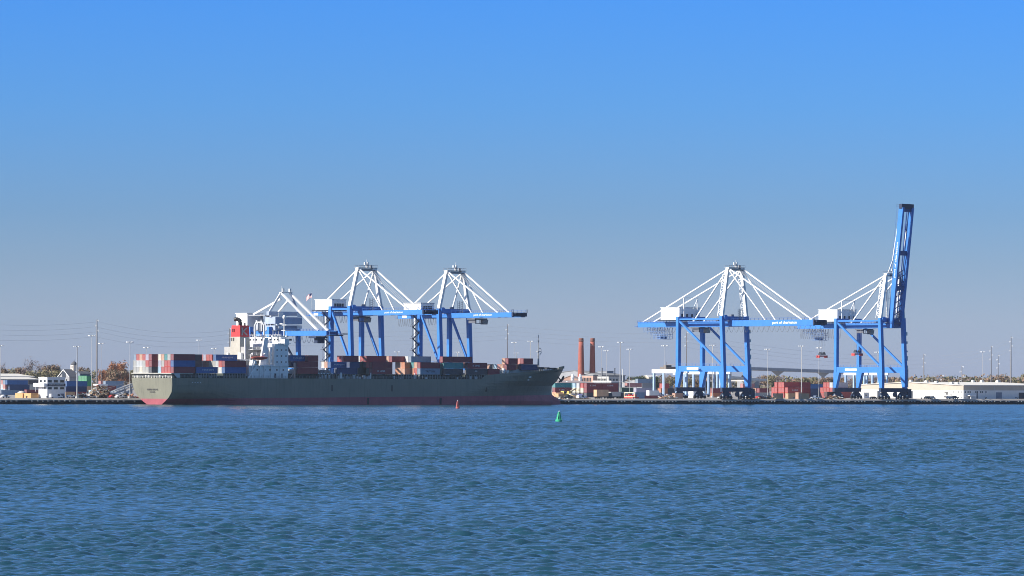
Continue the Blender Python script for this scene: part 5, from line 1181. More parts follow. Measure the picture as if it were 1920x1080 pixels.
viaduct('upper white ramp behind the landside legs of the left blue crane', (1270, 697.5, 3150), (1330, 699.5, 3150), 2.2, (.3, .8), 3150, 1, 9)
viaduct('short white ramp at the right legs of the left blue crane', (1383, 712.5, 2900), (1425, 712.5, 2950), 2.4, (.5,), 2920, 1, 9)
sh1 = shed('warehouse', 'small white roofed shed behind the right leg of the left blue crane', 'shed', 1404, 1423, 560, 709.0, 712.5, 12, greyw, P('white_roof', (0.7, 0.69, 0.66), 0.6), ridge='u')

# ------------------------------------------------------------------ masts, poles, wires
LM = {}
def light_mast(px, pytop, d, label, kind=0):
    t = t_px(px, d, 20); z = z_at(px, pytop, t, d) - DECK
    r = thing('light_mast', label, 'light mast', t, d, DECK, 'tall light masts of the terminal')
    mm = P('mast_pale', (0.46, 0.46, 0.45), 0.5, metal=.1)
    k = MB(); k.tube((0, 0, 0), (0, 0, z), .30 if kind else .15, 8, r2=.2 if kind else .10); k.box(-.7, .7, -.7, .7, 0, .9); k.build('pole', mm, r)
    k = MB()
    if kind == 0:
        k.tube((0, 0, z - .2), (0, 0, z + .1), 1.1, 10)
    else:
        k.beam((-1.6, 0, z), (1.6, 0, z), .15); k.beam((0, -1.6, z), (0, 1.6, z), .15)
    k.build('lamp_ring', steel, r)
    n = 6
    for i in range(n):
        g_ = 2 * math.pi * i / n + .4; x, y = 1.45 * math.cos(g_), 1.45 * math.sin(g_); k = MB(); k.hexa([(x - .26, y - .26, z - .3), (x + .26, y - .26, z - .3), (x + .26, y + .26, z - .3), (x - .26, y + .26, z - .3), (x - .2, y - .2, z + .15), (x + .2, y - .2, z + .15), (x + .2, y + .2, z + .15), (x - .2, y + .2, z + .15)]); k.build('lamp', white if kind == 0 else lgrey, r)
    return r
for px, py, d, lab, kd in ((1, 647.5, 300, 'light mast cut by the left edge', 0), (144.8, 649.5, 9, 'thick white light mast at the quay right of the white control building', 1), (172, 629, 40, 'slim light mast just left of the tall wire pole', 0), (189.8, 643.5, 380, 'light mast between the tall wire pole and the rust tree', 0),
        (243.6, 641, 12, 'white light mast right beside the ship stern', 0), (274.5, 651.5, 320, 'light mast rising behind the stern stack', 0), (373, 637.5, 420, 'light mast behind the gap aft of the deckhouse', 0), (402, 653, 460, 'lower light mast left of the funnel', 0),
        (745, 659.5, 420, 'light mast showing between the legs of the two large left cranes', 1), (964, 642, 460, 'light mast right of the thin pole behind the bow', 0), (858, 660, 430, 'light mast between the legs of the crane nearest the bow', 1), (968, 661.5, 640, 'lower light mast behind the bow containers', 1), (994.5, 639.5, 300, 'light mast left of the ship foremast', 1),
        (1127.6, 650, 330, 'light mast right of the shaded chimney', 0), (1137.2, 657.5, 300, 'lower light mast right of the shaded chimney', 0), (1163, 641.5, 60, 'thick tall light mast between chimneys and yard crane', 1), (1180.5, 654.5, 280, 'light mast left of the yard crane and right of the thick mast', 0),
        (1246.6, 648, 26, 'light mast in front of the white yard crane', 0), (1336, 647, 150, 'light mast between the legs of the left blue crane', 1), (1439.5, 654.5, 95, 'light mast left of the five column red stack', 0), (1503, 648.5, 70, 'light mast between the two red stacks, taller', 1), (1535.5, 652, 85, 'light mast under the hanging spreader', 0), (1842.3, 659.5, 330, 'light mast behind the right hand warehouse', 0), (1645, 660, 300, 'light mast behind the waterside leg of the raised crane', 0)):
    light_mast(px, py, d, lab, kd)
WOOD = P('pole_grey_brown', (0.2, 0.19, 0.19), 0.8)
POLES = {}
def wire_pole(px, pytop, d, label, arms=True, r0=.5):
    t = t_px(px, d, 20); z = z_at(px, pytop, t, d) - DECK; r = thing('utility_pole', label, 'utility pole', t, d, DECK, 'tall poles carrying power lines')
    k = MB(); k.tube((0, 0, 0), (0, 0, z), r0, 8, r2=r0 * .45); k.build('pole', WOOD, r)
    att = []
    for i in range(4):
        k = MB(); zz_ = z - .6 - i * 3.0; s = 1 if i % 2 else -1
        k.beam((0, 0, zz_), (0, s * 1.7, zz_ + .3), .18); k.tube((0, s * 1.7, zz_ + .3), (0, s * 1.7, zz_ - .8), .14, 5); k.build('insulator_arm', lgrey, r); att.append(pt(t, d + s * 1.7, DECK + zz_ - .8))
    POLES[px] = att; return r
wire_pole(-70, 600, 470, 'tall wire pole outside the left edge'); wire_pole(181.5, 599, 520, 'tall wire pole between the control building and the ship stern', r0=.62); wire_pole(430, 615, 700, 'tall wire pole hidden behind the ship funnel'); wire_pole(951, 608, 640, 'thin tall pole behind the bow containers'); wire_pole(1287, 622, 560, 'tall wire pole between the landside legs of the left blue crane')
wire_pole(1732, 664, 640, 'wire pole over the warehouse just right of the raised crane'); wire_pole(1803.5, 686, 300, 'short pole over the corner of the warehouse', r0=.4); wire_pole(1858.4, 649, 560, 'wire pole right of the warehouse light mast'); wire_pole(1871.5, 665, 520, 'wire pole next to the small white water tank', r0=.4); wire_pole(1895.5, 631, 430, 'tallest wire pole near the right edge', r0=.55); wire_pole(1990, 640, 400, 'wire pole outside the right edge'); wire_pole(1749, 704, 700, 'very short pole behind the warehouse vents', r0=.3); wire_pole(1766.5, 703, 690, 'very short pole behind the warehouse, right one', r0=.3)
wm_ = P('wire_grey', (0.28, 0.29, 0.31), 0.6)
LV = ['top', 'second', 'third', 'lowest']
for (a, b_, na) in ((-70, 181.5, 'left edge and the tall pole left of the ship'), (181.5, 430, 'tall pole left of the ship and the funnel'), (430, 951, 'funnel and the thin pole behind the bow'), (951, 1287, 'thin pole behind the bow and the left blue crane'), (1287, 1732, 'left blue crane and the pole right of the raised crane'), (1732, 1895.5, 'the pole right of the raised crane and the tallest one'), (1895.5, 1990, 'tallest right hand pole and the right edge')):
    for i in range(4):
        p, q = POLES[a][i], POLES[b_][i]; L = (q - p).length; sag = L * .014; n = 18
        k = MB(); pts = [(p + (q - p) * (s / n) - Vector((0, 0, sag * 4 * (s / n) * (1 - s / n)))) - p for s in range(n + 1)]; k.path(pts, .036, 4); o = k.build('power_line', wm_); o.location = p
        tag(o, f'{LV[i]} power line sagging between {na}', 'power line', 'power lines strung between the tall poles')
# small white water tank among the trees at the right
t = t_px(1873.5, 900, 12); z = z_at(1873.5, 706, t, 900) - DECK; r = thing('water_tower', 'small white water tank on legs among trees behind the warehouse', 'water tower', t, 900)
k = MB(); k.lathe([(.3, z - 3.6), (1.8, z - 2.8), (1.9, z - 1), (1.2, z), (.2, z + .3)], 12); k.build('tank', white, r, True); k = MB(); [k.tube((x, y, 0), (x * .6, y * .6, z - 3), .2, 5) for x in (-2, 2) for y in (-2, 2)]; k.build('leg', lgrey, r)

# ------------------------------------------------------------------ buoys
def buoy(px, pywl, Y, hgt, col, label, shape, fat=1.0):
    x = (px - 960) * Y / F; r = bpy.data.objects.new('buoy', None); COL.objects.link(r); tag(r, label, 'buoy'); r.location = (x, Y, 0); r.rotation_euler = (R(2), R(-3 if shape == 'nun' else 1.5), R(20)); s = hgt / 3.4
    k = MB(); k.lathe([(1.1 * s, -.5), (1.2 * s, .1 * s), (1.2 * s, .55 * s), (1.05 * s, .7 * s)], 16); k.build('float', col, r)
    k = MB()
    for g_ in range(4):
        a = math.pi / 4 + g_ * math.pi / 2; k.beam((1.0 * s * math.cos(a), 1.0 * s * math.sin(a), .6 * s), (.42 * s * math.cos(a), .42 * s * math.sin(a), 2.7 * s), .14 * s)
        for z, rr in ((1.25, .85), (1.95, .64), (2.65, .45)):
            a2 = a + math.pi / 2; k.beam((rr * s * math.cos(a), rr * s * math.sin(a), z * s), (rr * s * math.cos(a2), rr * s * math.sin(a2), z * s), .1 * s)
    k.build('cage', col, r)
    k = MB(); k.lathe([(.78 * s, .75 * s), (.62 * s, 1.6 * s), (.5 * s, 2.5 * s)], 8); k.build('radar_reflector', col, r)
    k = MB(); k.lathe([(.46 * s, 2.7 * s), (.46 * s, 3.0 * s)] if shape == 'can' else [(.40 * s, 2.7 * s), (.2 * s, 3.05 * s)], 10); k.build('top_plate', col, r)
    k = MB(); k.lathe([(.17 * s, 3.0 * s), (.17 * s, 3.25 * s), (.08 * s, 3.4 * s)], 8); k.build('lantern', white, r)
    for ch in r.children: ch.scale = (fat, fat, 1)
    return r
gb = P('buoy_green', (0.04, 0.42, 0.22), 0.45); rb = P('buoy_red', (0.46, 0.12, 0.11), 0.5)
buoy(1048, 790.8, 12 * F / (790.8 - 713.2), 3.25, gb, 'green channel buoy afloat in front of the ship bow', 'can', .86)
buoy(858.5, 766, 12 * F / (766 - 712.3), 3.6, rb, 'red channel buoy afloat against the dark ship side', 'nun', .68)

# ------------------------------------------------------------------ vehicles and quay clutter
def car(px, d, col, label, L=4.6, H=1.5, kind='car', rot=0.0):
    t = t_px(px, d, 3); r = thing({'car': 'parked_car', 'pickup': 'pickup_truck', 'van': 'van'}[kind], label, kind, t, d, DECK, 'vehicles parked along the quay', rot)
    k = MB(); w = .9
    if kind == 'van': prof = [(0, .4), (L, .4), (L, 1.0), (L - .9, 1.25), (L - 1.5, H), (.1, H), (0, H * .9)]
    elif kind == 'pickup': prof = [(0, .45), (L, .45), (L, 1.0), (L - 1.3, 1.1), (L - 1.9, H), (L - 3.2, H), (L - 3.4, 1.1), (0, 1.1)]
    else: prof = [(0, .35), (L, .35), (L, .75), (L - 1.1, .9), (L - 1.7, H), (1.0, H), (.25, .95), (0, .9)]
    k.prism(prof, 1, -w, w); k.build('body', col, r)
    k = MB(); k.prism([(L - 1.8, H - .1), (L - 1.35, .98), (L - 2.9, .98), (L - 2.9, H - .1)], 1, -w - .015, w + .015); k.build('window', glass, r)
    for x in (.85, L - .95): 
        for y in (-w + .1, w - .1): k = MB(); k.tube((x, y - .12, .34), (x, y + .12, .34), .34, 10); k.build('wheel', black, r)
    return r
carw, card, cars_, carr = P('car_white', (0.75, 0.75, 0.75), 0.3), P('car_dark', (0.03, 0.035, 0.045), 0.3), P('car_silver', (0.4, 0.41, 0.42), 0.3), P('car_red', (0.4, 0.05, 0.05), 0.3)
for px, d, c, lab, L, H, kd in ((94, 7, carw, 'white van parked at the quay edge before the white control building', 6.4, 2.0, 'van'), (125, 12, carw, 'white car beside the tan box right of the control building', 4.6, 1.5, 'car'), (2, 10, carw, 'white car at the far left quay edge', 4.6, 1.5, 'car'), (217, 14, carw, 'white car left of the ship stern', 4.6, 1.5, 'car'), (226, 16, cars_, 'silver car beside the white one left of the stern', 4.5, 1.5, 'car'), (205, 18, carr, 'red car left of the ship stern', 4.5, 1.5, 'car'), (160, 14, cars_, 'silver pickup right of the thick white mast', 5.2, 1.8, 'pickup'),
        (1056, 10, card, 'dark pickup near the ship bow', 5.4, 1.9, 'pickup'), (1063, 14, carw, 'white car near the yellow loader at the bow', 4.6, 1.6, 'car'), (1083, 8, carw, 'white van beside the blue tarpaulin heap', 5.0, 1.9, 'van'), (1521, 12, carw, 'white pickup below the hanging spreader', 5.6, 1.9, 'pickup'), (1418, 12, carr, 'red car right of the left blue crane', 4.6, 1.5, 'car'), (1425, 16, card, 'dark car right of the left blue crane', 4.6, 1.5, 'car'), (1434, 20, card, 'black pickup left of the tan boxes', 5.4, 1.8, 'pickup'),
        (1734, 14, card, 'dark car in front of the lit warehouse wall', 4.6, 1.6, 'car'), (1776, 12, cars_, 'silver car before the wall emblem of the warehouse', 4.6, 1.6, 'car'), (1742, 22, cars_, 'silver car behind the dark one at the lit warehouse wall', 4.6, 1.6, 'car'), (1783, 20, card, 'dark pickup before the warehouse windows', 5.2, 1.8, 'pickup'), (1632, 14, card, 'dark car between the legs of the raised crane', 4.6, 1.4, 'car'), (1347, 10, carw, 'white pickup at the waterside leg of the left blue crane', 5.2, 1.8, 'pickup')):
    car(px, d, c, lab, L, H, kd)
def lorry(px, d, label, boxc, cabc, L=8, H=3.0, rot=0.0):
    t = t_px(px, d, 3); r = thing('lorry', label, 'lorry', t, d, DECK, 'lorries on the quay', rot)
    k = MB(); k.box(0, L, -1.2, 1.2, 1.15, 1.15 + H); k.build('cargo_box', boxc, r)
    k = MB(); k.box(0, L + 2.6, -.5, .5, .75, 1.1); k.build('chassis', navy, r)
    k = MB(); k.prism([(L + .4, .8), (L + 2.7, .8), (L + 2.7, 1.9), (L + 2.2, 3.0), (L + .4, 3.1)], 1, -1.15, 1.15); k.build('cab', cabc, r)
    k = MB(); k.prism([(L + 1.3, 1.95), (L + 2.5, 1.95), (L + 2.1, 2.8), (L + 1.3, 2.8)], 1, -1.17, 1.17); k.build('window', glass, r)
    for x in (1, 2.2, L - .6, L + 1.6):
        for y in (-1.0, 1.0): k = MB(); k.tube((x, y - .15, .5), (x, y + .15, .5), .5, 10); k.build('wheel', black, r)
lorry(1116, 20, 'lorry with a peach box, its tail towards the sun, below the maroon stack', P('box_peach', (0.68, 0.42, 0.25), 0.7), navy, 8, 3.4)
lorry(1142, 30, 'lorry with grey box, left of the two grey tailed ones below the maroon stack', P('box_pale', (0.5, 0.49, 0.46), 0.7), navy, 7, 2.3); lorry(1156, 34, 'lorry with grey box, right of the two grey tailed ones below the maroon stack', MATS['box_pale'], navy, 7, 2.3)
lorry(1548, 40, 'dark lorry right of the hanging spreader mast', P('box_dark', (0.09, 0.06, 0.06), 0.7), carw, 7, 2.6)
lorry(1214.5, 60, 'white box lorry behind the blue grey box right of the red cradle', white, carw, 7, 3.0)
# red cradle with cream frames
t = t_px(1190, 14, 4); r = thing('flat_rack', 'red flat rack with a cream frame standing on the quay edge', 'flat rack', t, 14)
w = d_px(1170, t, 4) - 14; h = z_at(1180, 735.5, t, 14) - DECK
k = MB(); k.box(0, 3, 0, w, .2, .9); k.build('base', P('rack_red', (0.5, 0.07, 0.06), 0.6), r)
k = MB()
for y in (0.15, w - .15): k.box(0, .5, y - .15, y + .15, .9, h)
k.box(0, .4, 0, w, h - .45, h); k.box(0.02, .3, 0, w, .9, 1.2); k.build('cream_frame', P('frame_cream', (0.7, 0.6, 0.42), 0.6), r)
k = MB(); [k.box(.8, 2.4, w * s, w * s + .9, .9, h - random.uniform(.7, 1.6)) for s in (.15, .38, .6, .8)]; k.build('load', MATS['rack_red'], r)
# yellow loader near the bow
t = t_px(1050, 26, 4); r = thing('wheel_loader', 'yellow wheel loader on the quay just right of the ship bow', 'loader', t, 26)
ym = P('machine_yellow', (0.62, 0.42, 0.10), 0.55)
k = MB(); k.prism([(0, 1), (5, 1), (5, 2.2), (3.4, 2.4), (3.2, 3.8), (1.6, 3.8), (1.4, 2.6), (0, 2.4)], 1, -1.2, 1.2); k.build('body', ym, r); k = MB(); k.box(1.75, 3.15, -1.22, 1.22, 2.6, 3.6); k.build('window', glass, r)
k = MB(); k.beam((4.6, -.7, 1.9), (7.4, -.7, 1.2), .3, .4); k.beam((4.6, .7, 1.9), (7.4, .7, 1.2), .3, .4); k.prism([(7.2, .4), (8.6, .2), (8.7, .5), (7.6, 1.7)], 1, -1.5, 1.5); k.build('bucket_arm', ym, r)
for x in (1, 4.2):
    for y in (-1.1, 1.1): k = MB(); k.tube((x, y - .3, .75), (x, y + .3, .75), .75, 12); k.build('wheel', black, r)
t = t_px(1063, 36, 4); r = thing('reach_stacker', 'yellow boom machine behind the loader near the ship bow', 'reach stacker', t, 36)
k = MB(); k.box(0, 6, -1.4, 1.4, .9, 2.3); k.box(.3, 2, -1.2, .2, 2.3, 3.8); k.build('body', ym, r); k = MB(); k.beam((.6, .6, 2.5), (6.6, .6, 5.2), .7, .7); k.box(6.2, 6.9, -1.8, 2.4, 4.0, 4.6); k.build('boom', P('boom_cream', (0.62, 0.52, 0.36), 0.6), r)
for x in (1.1, 5.0):
    for y in (-1.2, 1.2): k = MB(); k.tube((x, y - .3, .8), (x, y + .3, .8), .8, 12); k.build('wheel', black, r)
# low tan crates at the bow, blue tarpaulin heap
for i, (px, w, h, c) in enumerate(((1047, 4, 2.6, 'tan'), (1042, 5, 3.2, 'peach'), (1071, 3, 2.4, 'cream'))):
    t = t_px(px, 18 + 4 * i, 3); k = MB(); k.box(0, w, 0, 3, 0, h)
    for s in (.02, .5, .94): k.box(w * s, w * s + .15, -.06, 3.06, 0, h + .05)
    o = k.build('crate', cmat(c)); place(o, t, 18 + 4 * i); tag(o, f'{c} coloured crate on the quay, ' + ('beside the loader' if i == 0 else 'touching the ship bow' if i == 1 else 'left of the blue tarpaulin heap'), 'crate')
t = t_px(1092, 22, 4); k = MB(); n, mth = 14, 7; vs_ = []; fs_ = []
for j in range(mth + 1):
    for i in range(n):
        g_ = 2 * math.pi * i / n; rr = (1 - (j / mth) ** 1.6); x = 5.2 * rr * math.cos(g_) * (1 + .12 * math.sin(3 * g_)); y = 4.4 * rr * math.sin(g_); vs_.append((x, y, 2.3 * (j / mth) ** .8 + .12 * math.sin(5 * g_ + j)))
for j in range(mth):
    for i in range(n): fs_.append((j * n + i, j * n + (i + 1) % n, (j + 1) * n + (i + 1) % n, (j + 1) * n + i))
k.add(vs_, fs_); o = k.build('tarpaulin_heap', P('tarp_violet_blue', (0.13, 0.13, 0.33), 0.6)); place(o, t, 24, DECK); tag(o, 'violet blue tarpaulin heap on the quay left of the peach lorry', 'heap')
# scrap heap left of the stern
def heap(name, label, px0, px1, d, hmax, n, cols):
    t0, t1 = t_px(px0, d, 3), t_px(px1, d, 3); k = MB(); L = t1 - t0
    for i in range(n):
        s = random.random(); x = L * s; y = random.uniform(-4, 4); hm = hmax * (math.sin(math.pi * s) ** .7) * (1 - abs(y) / 6); z = random.random() * hm; a = random.uniform(0, 3.14); e = random.uniform(.3, 1.3); v = Vector((math.cos(a), math.sin(a), random.uniform(-.5, .5))) * e
        k.beam((x - v.x, y - v.y, max(z - v.z, .05)), (x + v.x, y + v.y, z + v.z + .1), random.uniform(.2, .9), random.uniform(.1, .5), random.randrange(len(cols)))
    o = k.build(name, cols); place(o, t0, d, DECK); tag(o, label, 'heap'); return o
scr = [P('scrap_brown', (0.28, 0.2, 0.13), 0.9), P('scrap_tan', (0.45, 0.36, 0.24), 0.9), P('scrap_dark', (0.06, 0.05, 0.045), 0.9), lgrey, P('scrap_rust', (0.3, 0.12, 0.07), 0.9)]
heap('scrap_heap', 'large heap of brown scrap and timber below the tall wire pole', 165, 214, 26, 6.2, 620, scr)
heap('scrap_heap', 'low heap of pale and red scrap beside the ship stern', 222, 252, 20, 2.6, 160, scr + [P('container_red', CC['red'], .6)])
heap('scrap_heap', 'low scatter of brown timber at the foot of the thick white mast', 140, 166, 16, 2.2, 140, scr)
heap('scrap_heap', 'scatter of brown gear under the yard crane', 1243, 1262, 22, 2.2, 120, scr)
heap('scrap_heap', 'low scatter of gear right of the left blue crane wheels', 1410, 1446, 14, 1.8, 140, scr)
heap('scrap_heap', 'scatter of pale gear left of the raised crane wheels', 1552, 1574, 12, 2.0, 140, scr)
heap('scrap_heap', 'low scatter of pallets near the ship bow', 1040, 1098, 16, 1.8, 200, scr)
# the stack of coiled mooring gear near the stern
def bollard(px):
    t = t_px(px, 1.2, 2.5); r = bollard.k
    o = link('bollard', r); place(o, t, 1.2, DECK + .12); return o
k = MB(); k.lathe([(.35, 0), (.28, .45), (.45, .55), (.45, .75), (.2, .85)], 10); bollard.k = k.mesh('bollard', navy)
for i, px in enumerate(range(12, 240, 38)):
    tag(bollard(px), f'dark mooring bollard on the wharf left of the ship, {ORD[i]} from the left edge', 'bollard', 'mooring bollards along the wharf edge')
for i, px in enumerate(range(1068, 1920, 60)):
    tag(bollard(px), f'dark mooring bollard on the wharf right of the ship, {ORD[i]} from the bow', 'bollard', 'mooring bollards along the wharf edge')
# mooring lines of the ship
for i, (ta, za, tb) in enumerate(((1, 12.6, -34), (2, 12.4, -22), (240, 15.5, 262), (243, 15.5, 278))):
    a = pt(ta, SD + (24 if i < 2 else 21), za); b = pt(tb, 1.2, DECK + .4); k = MB(); n = 10; pts = [(a + (b - a) * (s / n) - Vector((0, 0, 3.0 * (s / n) * (1 - s / n)))) - a for s in range(n + 1)]; k.path(pts, .06, 5); o = k.build('mooring_line', P('rope_pale', (0.45, 0.42, 0.36), 0.8)); o.location = a
    tag(o, ('long stern mooring line', 'short stern mooring line', 'short bow mooring line', 'long bow mooring line')[i] + ' running from the ship to the wharf', 'rope', 'mooring lines of the ship')
# small white buildings and huts
for px, d, L, W, H, lab in ((1404, 70, 5, 5, 3.6, 'white hut right of the left blue crane legs'), (1620, 90, 4, 4, 3, 'white hut between the legs of the raised crane'), (1300, 120, 5, 4, 4, 'white cabin between landside legs of the left blue crane')):
    t = t_px(px, d, 4); r = thing('hut', lab, 'hut', t, d); k = MB(); k.box(0, L, 0, W, 0, H); k.build('wall', wm, r); k = MB(); k.box(-.2, L + .2, -.2, W + .2, H, H + .25); k.build('roof', lgrey, r); bwin(r, 1, 2.2, 1.2, 2.2, -.01, 'n')

# ------------------------------------------------------------------ trees
def leafm(n, col, v=.35):
    m = P(n, col, 0.8, var=v, scale=0.35, spec=.15); return m
bark = P('bark_brown', (0.10, 0.075, 0.06), 0.9)
TM = {}
def tree_mesh(kind, seed):
    """kind: (crown material, shape: width/height blobs, leaf size, density)"""
    rnd = random.Random(seed); m1, m2, leaf, n, bare = kind
    tr = MB(); Ht = 10.0
    trunk_h = Ht * rnd.uniform(.28, .4)
    tr.tube((0, 0, -.3), (.15, .1, trunk_h), .32, 7, r2=.2)
    tips = []
    for i in range(rnd.randint(5, 8)):
        a = 2 * math.pi * i / 7 + rnd.uniform(-.4, .4); r_ = rnd.uniform(1.6, 3.6); z = rnd.uniform(Ht * .5, Ht * .92); tip = (r_ * math.cos(a), r_ * math.sin(a), z)
        midp = (tip[0] * .45, tip[1] * .45, trunk_h + (z - trunk_h) * .55); tr.tube((.15, .1, trunk_h * .9), midp, .15, 5, r2=.1); tr.tube(midp, tip, .1, 5, r2=.04); tips.append(tip)
        for _ in range(3 if not bare else 9):
            q = Vector(midp).lerp(Vector(tip), rnd.random()); e = q + Vector((rnd.uniform(-1, 1), rnd.uniform(-1, 1), rnd.uniform(.1, 1.1))) * 1.3; tr.tube(q, e, .05, 3, r2=.02); tips.append(tuple(e))
    cr = MB()
    blobs = [(Vector(t_), rnd.uniform(1.0, 1.9)) for t_ in tips if rnd.random() < (.9 if not bare else .6)]
    blobs += [(Vector((rnd.uniform(-1.5, 1.5), rnd.uniform(-1.5, 1.5), Ht * rnd.uniform(.45, .9))), rnd.uniform(1.2, 2.0)) for _ in range(4)]
    for _ in range(n):
        c, r_ = rnd.choice(blobs); v = Vector((rnd.gauss(0, 1), rnd.gauss(0, 1), rnd.gauss(0, .8))); v = v.normalized() * (r_ * rnd.random() ** .4); p = c + v
        nrm = (v.normalized() * .8 + Vector((rnd.gauss(0, .6), rnd.gauss(0, .6), rnd.gauss(0, .6) + .3))).normalized(); x = nrm.orthogonal().normalized(); y = nrm.cross(x); s = leaf * rnd.uniform(.6, 1.3); g_ = rnd.random() * 6; x, y = x * math.cos(g_) + y * math.sin(g_), y * math.cos(g_) - x * math.sin(g_)
        cr.add([p - x * s - y * s * .6, p + x * s - y * s * .5, p + x * s * .7 + y * s * .7, p - x * s * .6 + y * s * .6], [(0, 1, 2, 3)], 0 if rnd.random() < .65 else 1)
    return tr.mesh('trunk', bark), cr.mesh('crown', [m1, m2], recalc=False)
K = {'rust': (leafm('leaf_rust', (0.36, 0.16, 0.08)), leafm('leaf_rust_brown', (0.28, 0.15, 0.09)), .3, 1500, False),
     'brown': (leafm('leaf_brown', (0.25, 0.165, 0.115)), leafm('leaf_olive_brown', (0.22, 0.18, 0.11)), .3, 1300, False),
     'olive': (leafm('leaf_olive', (0.20, 0.18, 0.10)), leafm('leaf_pale_olive', (0.27, 0.235, 0.14)), .3, 1400, False),
     'green': (leafm('leaf_green', (0.07, 0.10, 0.05)), leafm('leaf_dark_green', (0.03, 0.05, 0.025)), .3, 1500, False),
     'bare': (leafm('twig_grey_brown', (0.22, 0.17, 0.15)), leafm('twig_purple', (0.18, 0.15, 0.16)), .16, 900, True)}
VAR = {kk: [tree_mesh(K[kk], 10 * i + hash(kk) % 1 + len(kk)) for i in range(3)] for kk in K}
COLW = {'rust': 'rust coloured bushy', 'brown': 'brown leaved', 'olive': 'olive brown', 'green': 'dark green', 'bare': 'nearly bare branching'}
def tree(kind, px, pytop, d, wpx, label, i=[0]):
    i[0] += 1; t = t_px(px, d, 8); Y = pt(t, d).y; h = z_at(px, pytop, t, d) - DECK; w = wpx * Y / F
    a, b_ = VAR[kind][i[0] % 3]; r = thing('tree', label, 'tree', t, d, DECK, None, random.uniform(0, 6))
    sz = h / 10.6; sx = w / 7.6
    for nm, me_ in (('trunk', a), ('crown', b_)): o = link(nm, me_, r); o.scale = (sx, sx, sz)
    return r
G3 = 'trees beyond the terminal'
for kind, px, py, d, w, lab in (('bare', 2, 678, 900, 22, 'cut by the left edge of the picture'), ('brown', 9, 687, 820, 30, 'behind the white roofed shed, leftmost'), ('olive', 25, 689, 860, 28, 'behind the white roofed shed, second from left'), ('brown', 38, 687, 840, 24, 'left of the tall bare tree'), ('bare', 52, 668, 780, 28, 'tallest one at left, rising above the shed'), ('olive', 62, 693, 770, 30, 'low, in front of the tall bare tree'), ('bare', 77, 677, 860, 24, 'right of the tallest bare tree'), ('brown', 92, 680, 830, 26, 'above the left half of the control building'), ('olive', 84, 692, 790, 30, 'low, over the roof of the control building'), ('brown', 103, 682, 800, 24, 'above the right half of the control building'), ('olive', 112, 691, 760, 26, 'left of the gabled house'), ('bare', 124, 683, 800, 20, 'behind the gable of the house'), ('brown', 154, 687, 900, 22, 'behind the blue grey house'), ('olive', 166, 690, 860, 24, 'between blue grey house and the tall pole'), ('rust', 205, 679, 640, 30, 'left half of the big rust clump beside the stern'), ('rust', 222, 677, 660, 32, 'right half of the big rust clump beside the stern'), ('rust', 193, 690, 600, 24, 'low left end of the rust clump'), ('rust', 236, 684, 620, 24, 'right end of the rust clump against the stern'), ('brown', 214, 690, 560, 36, 'low in front of the rust clump'), ('olive', 246, 690, 640, 22, 'behind the port corner of the stern'),
        ('bare', 1056, 699, 900, 14, 'behind the ship bow'), ('brown', 1078, 698, 860, 12, 'left of the lit chimney'), ('green', 1100, 698, 900, 14, 'between the two chimneys'), ('green', 1188, 705, 620, 22, 'left of the dark clump before the yard crane'), ('green', 1202, 704, 640, 22, 'middle of the dark clump before the yard crane'), ('green', 1214, 707, 600, 18, 'right of the dark clump before the yard crane'), ('green', 1232, 704, 480, 22, 'under the left end of the yard crane beam'), ('bare', 1244, 700, 460, 22, 'under the middle of the yard crane beam'), ('olive', 1256, 703, 470, 22, 'under the right end of the yard crane beam'), ('olive', 1285, 707, 520, 24, 'between the landside legs of the left blue crane'), ('brown', 1302, 710, 540, 24, 'right of the landside legs of the left blue crane'), ('olive', 1325, 712, 560, 26, 'behind the middle of the left blue crane'), ('olive', 1345, 714, 580, 26, 'left of the waterside leg of the left blue crane'), ('olive', 1372, 712, 600, 26, 'right of the waterside leg of the left blue crane'), ('bare', 1392, 709, 640, 22, 'beside the bow side leg of the left blue crane'), ('olive', 1408, 715, 610, 24, 'right of the bow side leg of the left blue crane'), ('bare', 1424, 701, 760, 20, 'under the viaduct, leftmost'), ('brown', 1436, 700, 700, 20, 'left of the dark pier of the viaduct'), ('olive', 1448, 701, 640, 22, 'before the dark pier of the viaduct'), ('bare', 1462, 702, 620, 22, 'right of the dark pier of the viaduct'), ('olive', 1476, 708, 600, 20, 'above the red stack'), ('brown', 1490, 711, 640, 24, 'low, right of the red stack'), ('olive', 1508, 707, 700, 28, 'left of the second viaduct pier'), ('olive', 1524, 704, 720, 26, 'at the second viaduct pier'), ('brown', 1543, 707, 700, 26, 'above the right red stack'), ('brown', 1556, 706, 690, 22, 'just left of the raised crane'), ('brown', 1578, 705, 640, 24, 'between landside legs of the raised crane, left'), ('bare', 1596, 703, 620, 22, 'between landside legs of the raised crane, right'), ('olive', 1620, 704, 640, 24, 'left of the middle yard crane leg'), ('bare', 1636, 703, 660, 22, 'right of the middle yard crane leg')):
    tree(kind, px, py, d, w * 1.1, f'{COLW[kind]} tree {lab}')
rr = random.Random(5)
xw = ['first', 'second', 'third', 'fourth', 'fifth', 'sixth', 'seventh', 'eighth', 'ninth', 'tenth', 'eleventh', 'twelfth', 'thirteenth', 'fourteenth', 'fifteenth', 'sixteenth', 'seventeenth', 'eighteenth', 'nineteenth', 'twentieth', 'twenty first', 'twenty second', 'twenty third', 'twenty fourth']
px = 1660; i = 0
while px < 1930:
    kd = rr.choice(['brown', 'olive', 'bare', 'olive', 'brown', 'green']); tree(kd, px, rr.uniform(703, 709) if rr.random() < .8 else 700.5, rr.uniform(820, 1050), rr.uniform(18, 28), f'{COLW[kd]} tree over the long warehouse roof, {xw[i]} from the raised crane'); px += rr.uniform(10, 14); i += 1
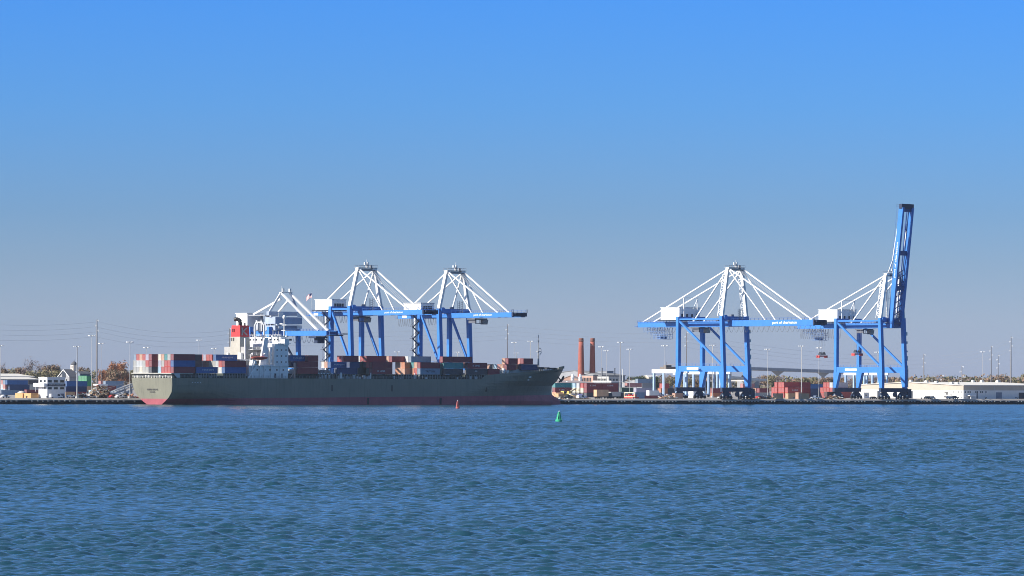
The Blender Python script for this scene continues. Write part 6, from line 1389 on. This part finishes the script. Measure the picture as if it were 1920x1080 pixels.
# the far wooded shore that closes the view
k = MB(); fr_ = random.Random(9)
wl = MB()
for i in range(10000):
    px = fr_.uniform(-140, 2060); Y = fr_.uniform(3500, 3900); top = 706 + 3 * math.sin(px * .013) + 2 * math.sin(px * .05); hz = 712.8 + (px - 960) * .00464
    htop = CAMZ + (hz - top) * Y / F; z = DECK + (htop - DECK) * (fr_.random() ** .6) * fr_.uniform(.75, 1.05); x = (px - 960) * Y / F; s = fr_.uniform(.5, 1.3); a = fr_.random() * 6
    u_ = Vector((math.cos(a), math.sin(a), fr_.uniform(-.4, .4))) * s; v_ = Vector((fr_.uniform(-.3, .3), fr_.uniform(-.3, .3), 1)) * s; p = Vector((x, Y, z)); wl.add([p - u_ - v_ * .6, p + u_ - v_ * .6, p + u_ * .7 + v_ * .7, p - u_ * .6 + v_ * .6], [(0, 1, 2, 3)], fr_.randrange(3))
me_ = wl.mesh('far_woodland', [MATS['leaf_brown'], MATS['leaf_olive'], MATS['twig_grey_brown']], recalc=False); o = link('far_woodland', me_); struct(o, 'stuff'); o['label'] = 'far wooded shore closing the view behind the terminal'; 
hl = MB(); n = 60
for i in range(n):
    xa, xb = -2200 + 5200 * i / n, -2200 + 5200 * (i + 1) / n; za, zb2 = 7 + 1.6 * math.sin(i * .9), 7 + 1.6 * math.sin((i + 1) * .9); hl.hexa([(xa, 4000, 0), (xb, 4000, 0), (xb, 4300, 0), (xa, 4300, 0), (xa, 4080, za), (xb, 4080, zb2), (xb, 4300, zb2 + 1), (xa, 4300, za + 1)])
o = hl.build('hills', P('far_bank', (0.12, 0.105, 0.075), 0.9, var=.4, scale=.05)); struct(o)

# ------------------------------------------------------------------ thin sea air
hz = MB(); hz.box(-5600, 5600, -3200, 7000, -3, 118)
hm_ = bpy.data.materials.new('haze'); hm_.use_nodes = True; ht = hm_.node_tree; ht.nodes.clear()
ho_ = ht.nodes.new('ShaderNodeOutputMaterial'); pv = ht.nodes.new('ShaderNodeVolumePrincipled'); pv.inputs['Color'].default_value = (0.75, 0.86, 1, 1); pv.inputs['Density'].default_value = 0.00002; pv.inputs['Anisotropy'].default_value = 0.2
ht.links.new(pv.outputs[0], ho_.inputs['Volume'])
o = hz.build('haze', hm_); struct(o, 'stuff')
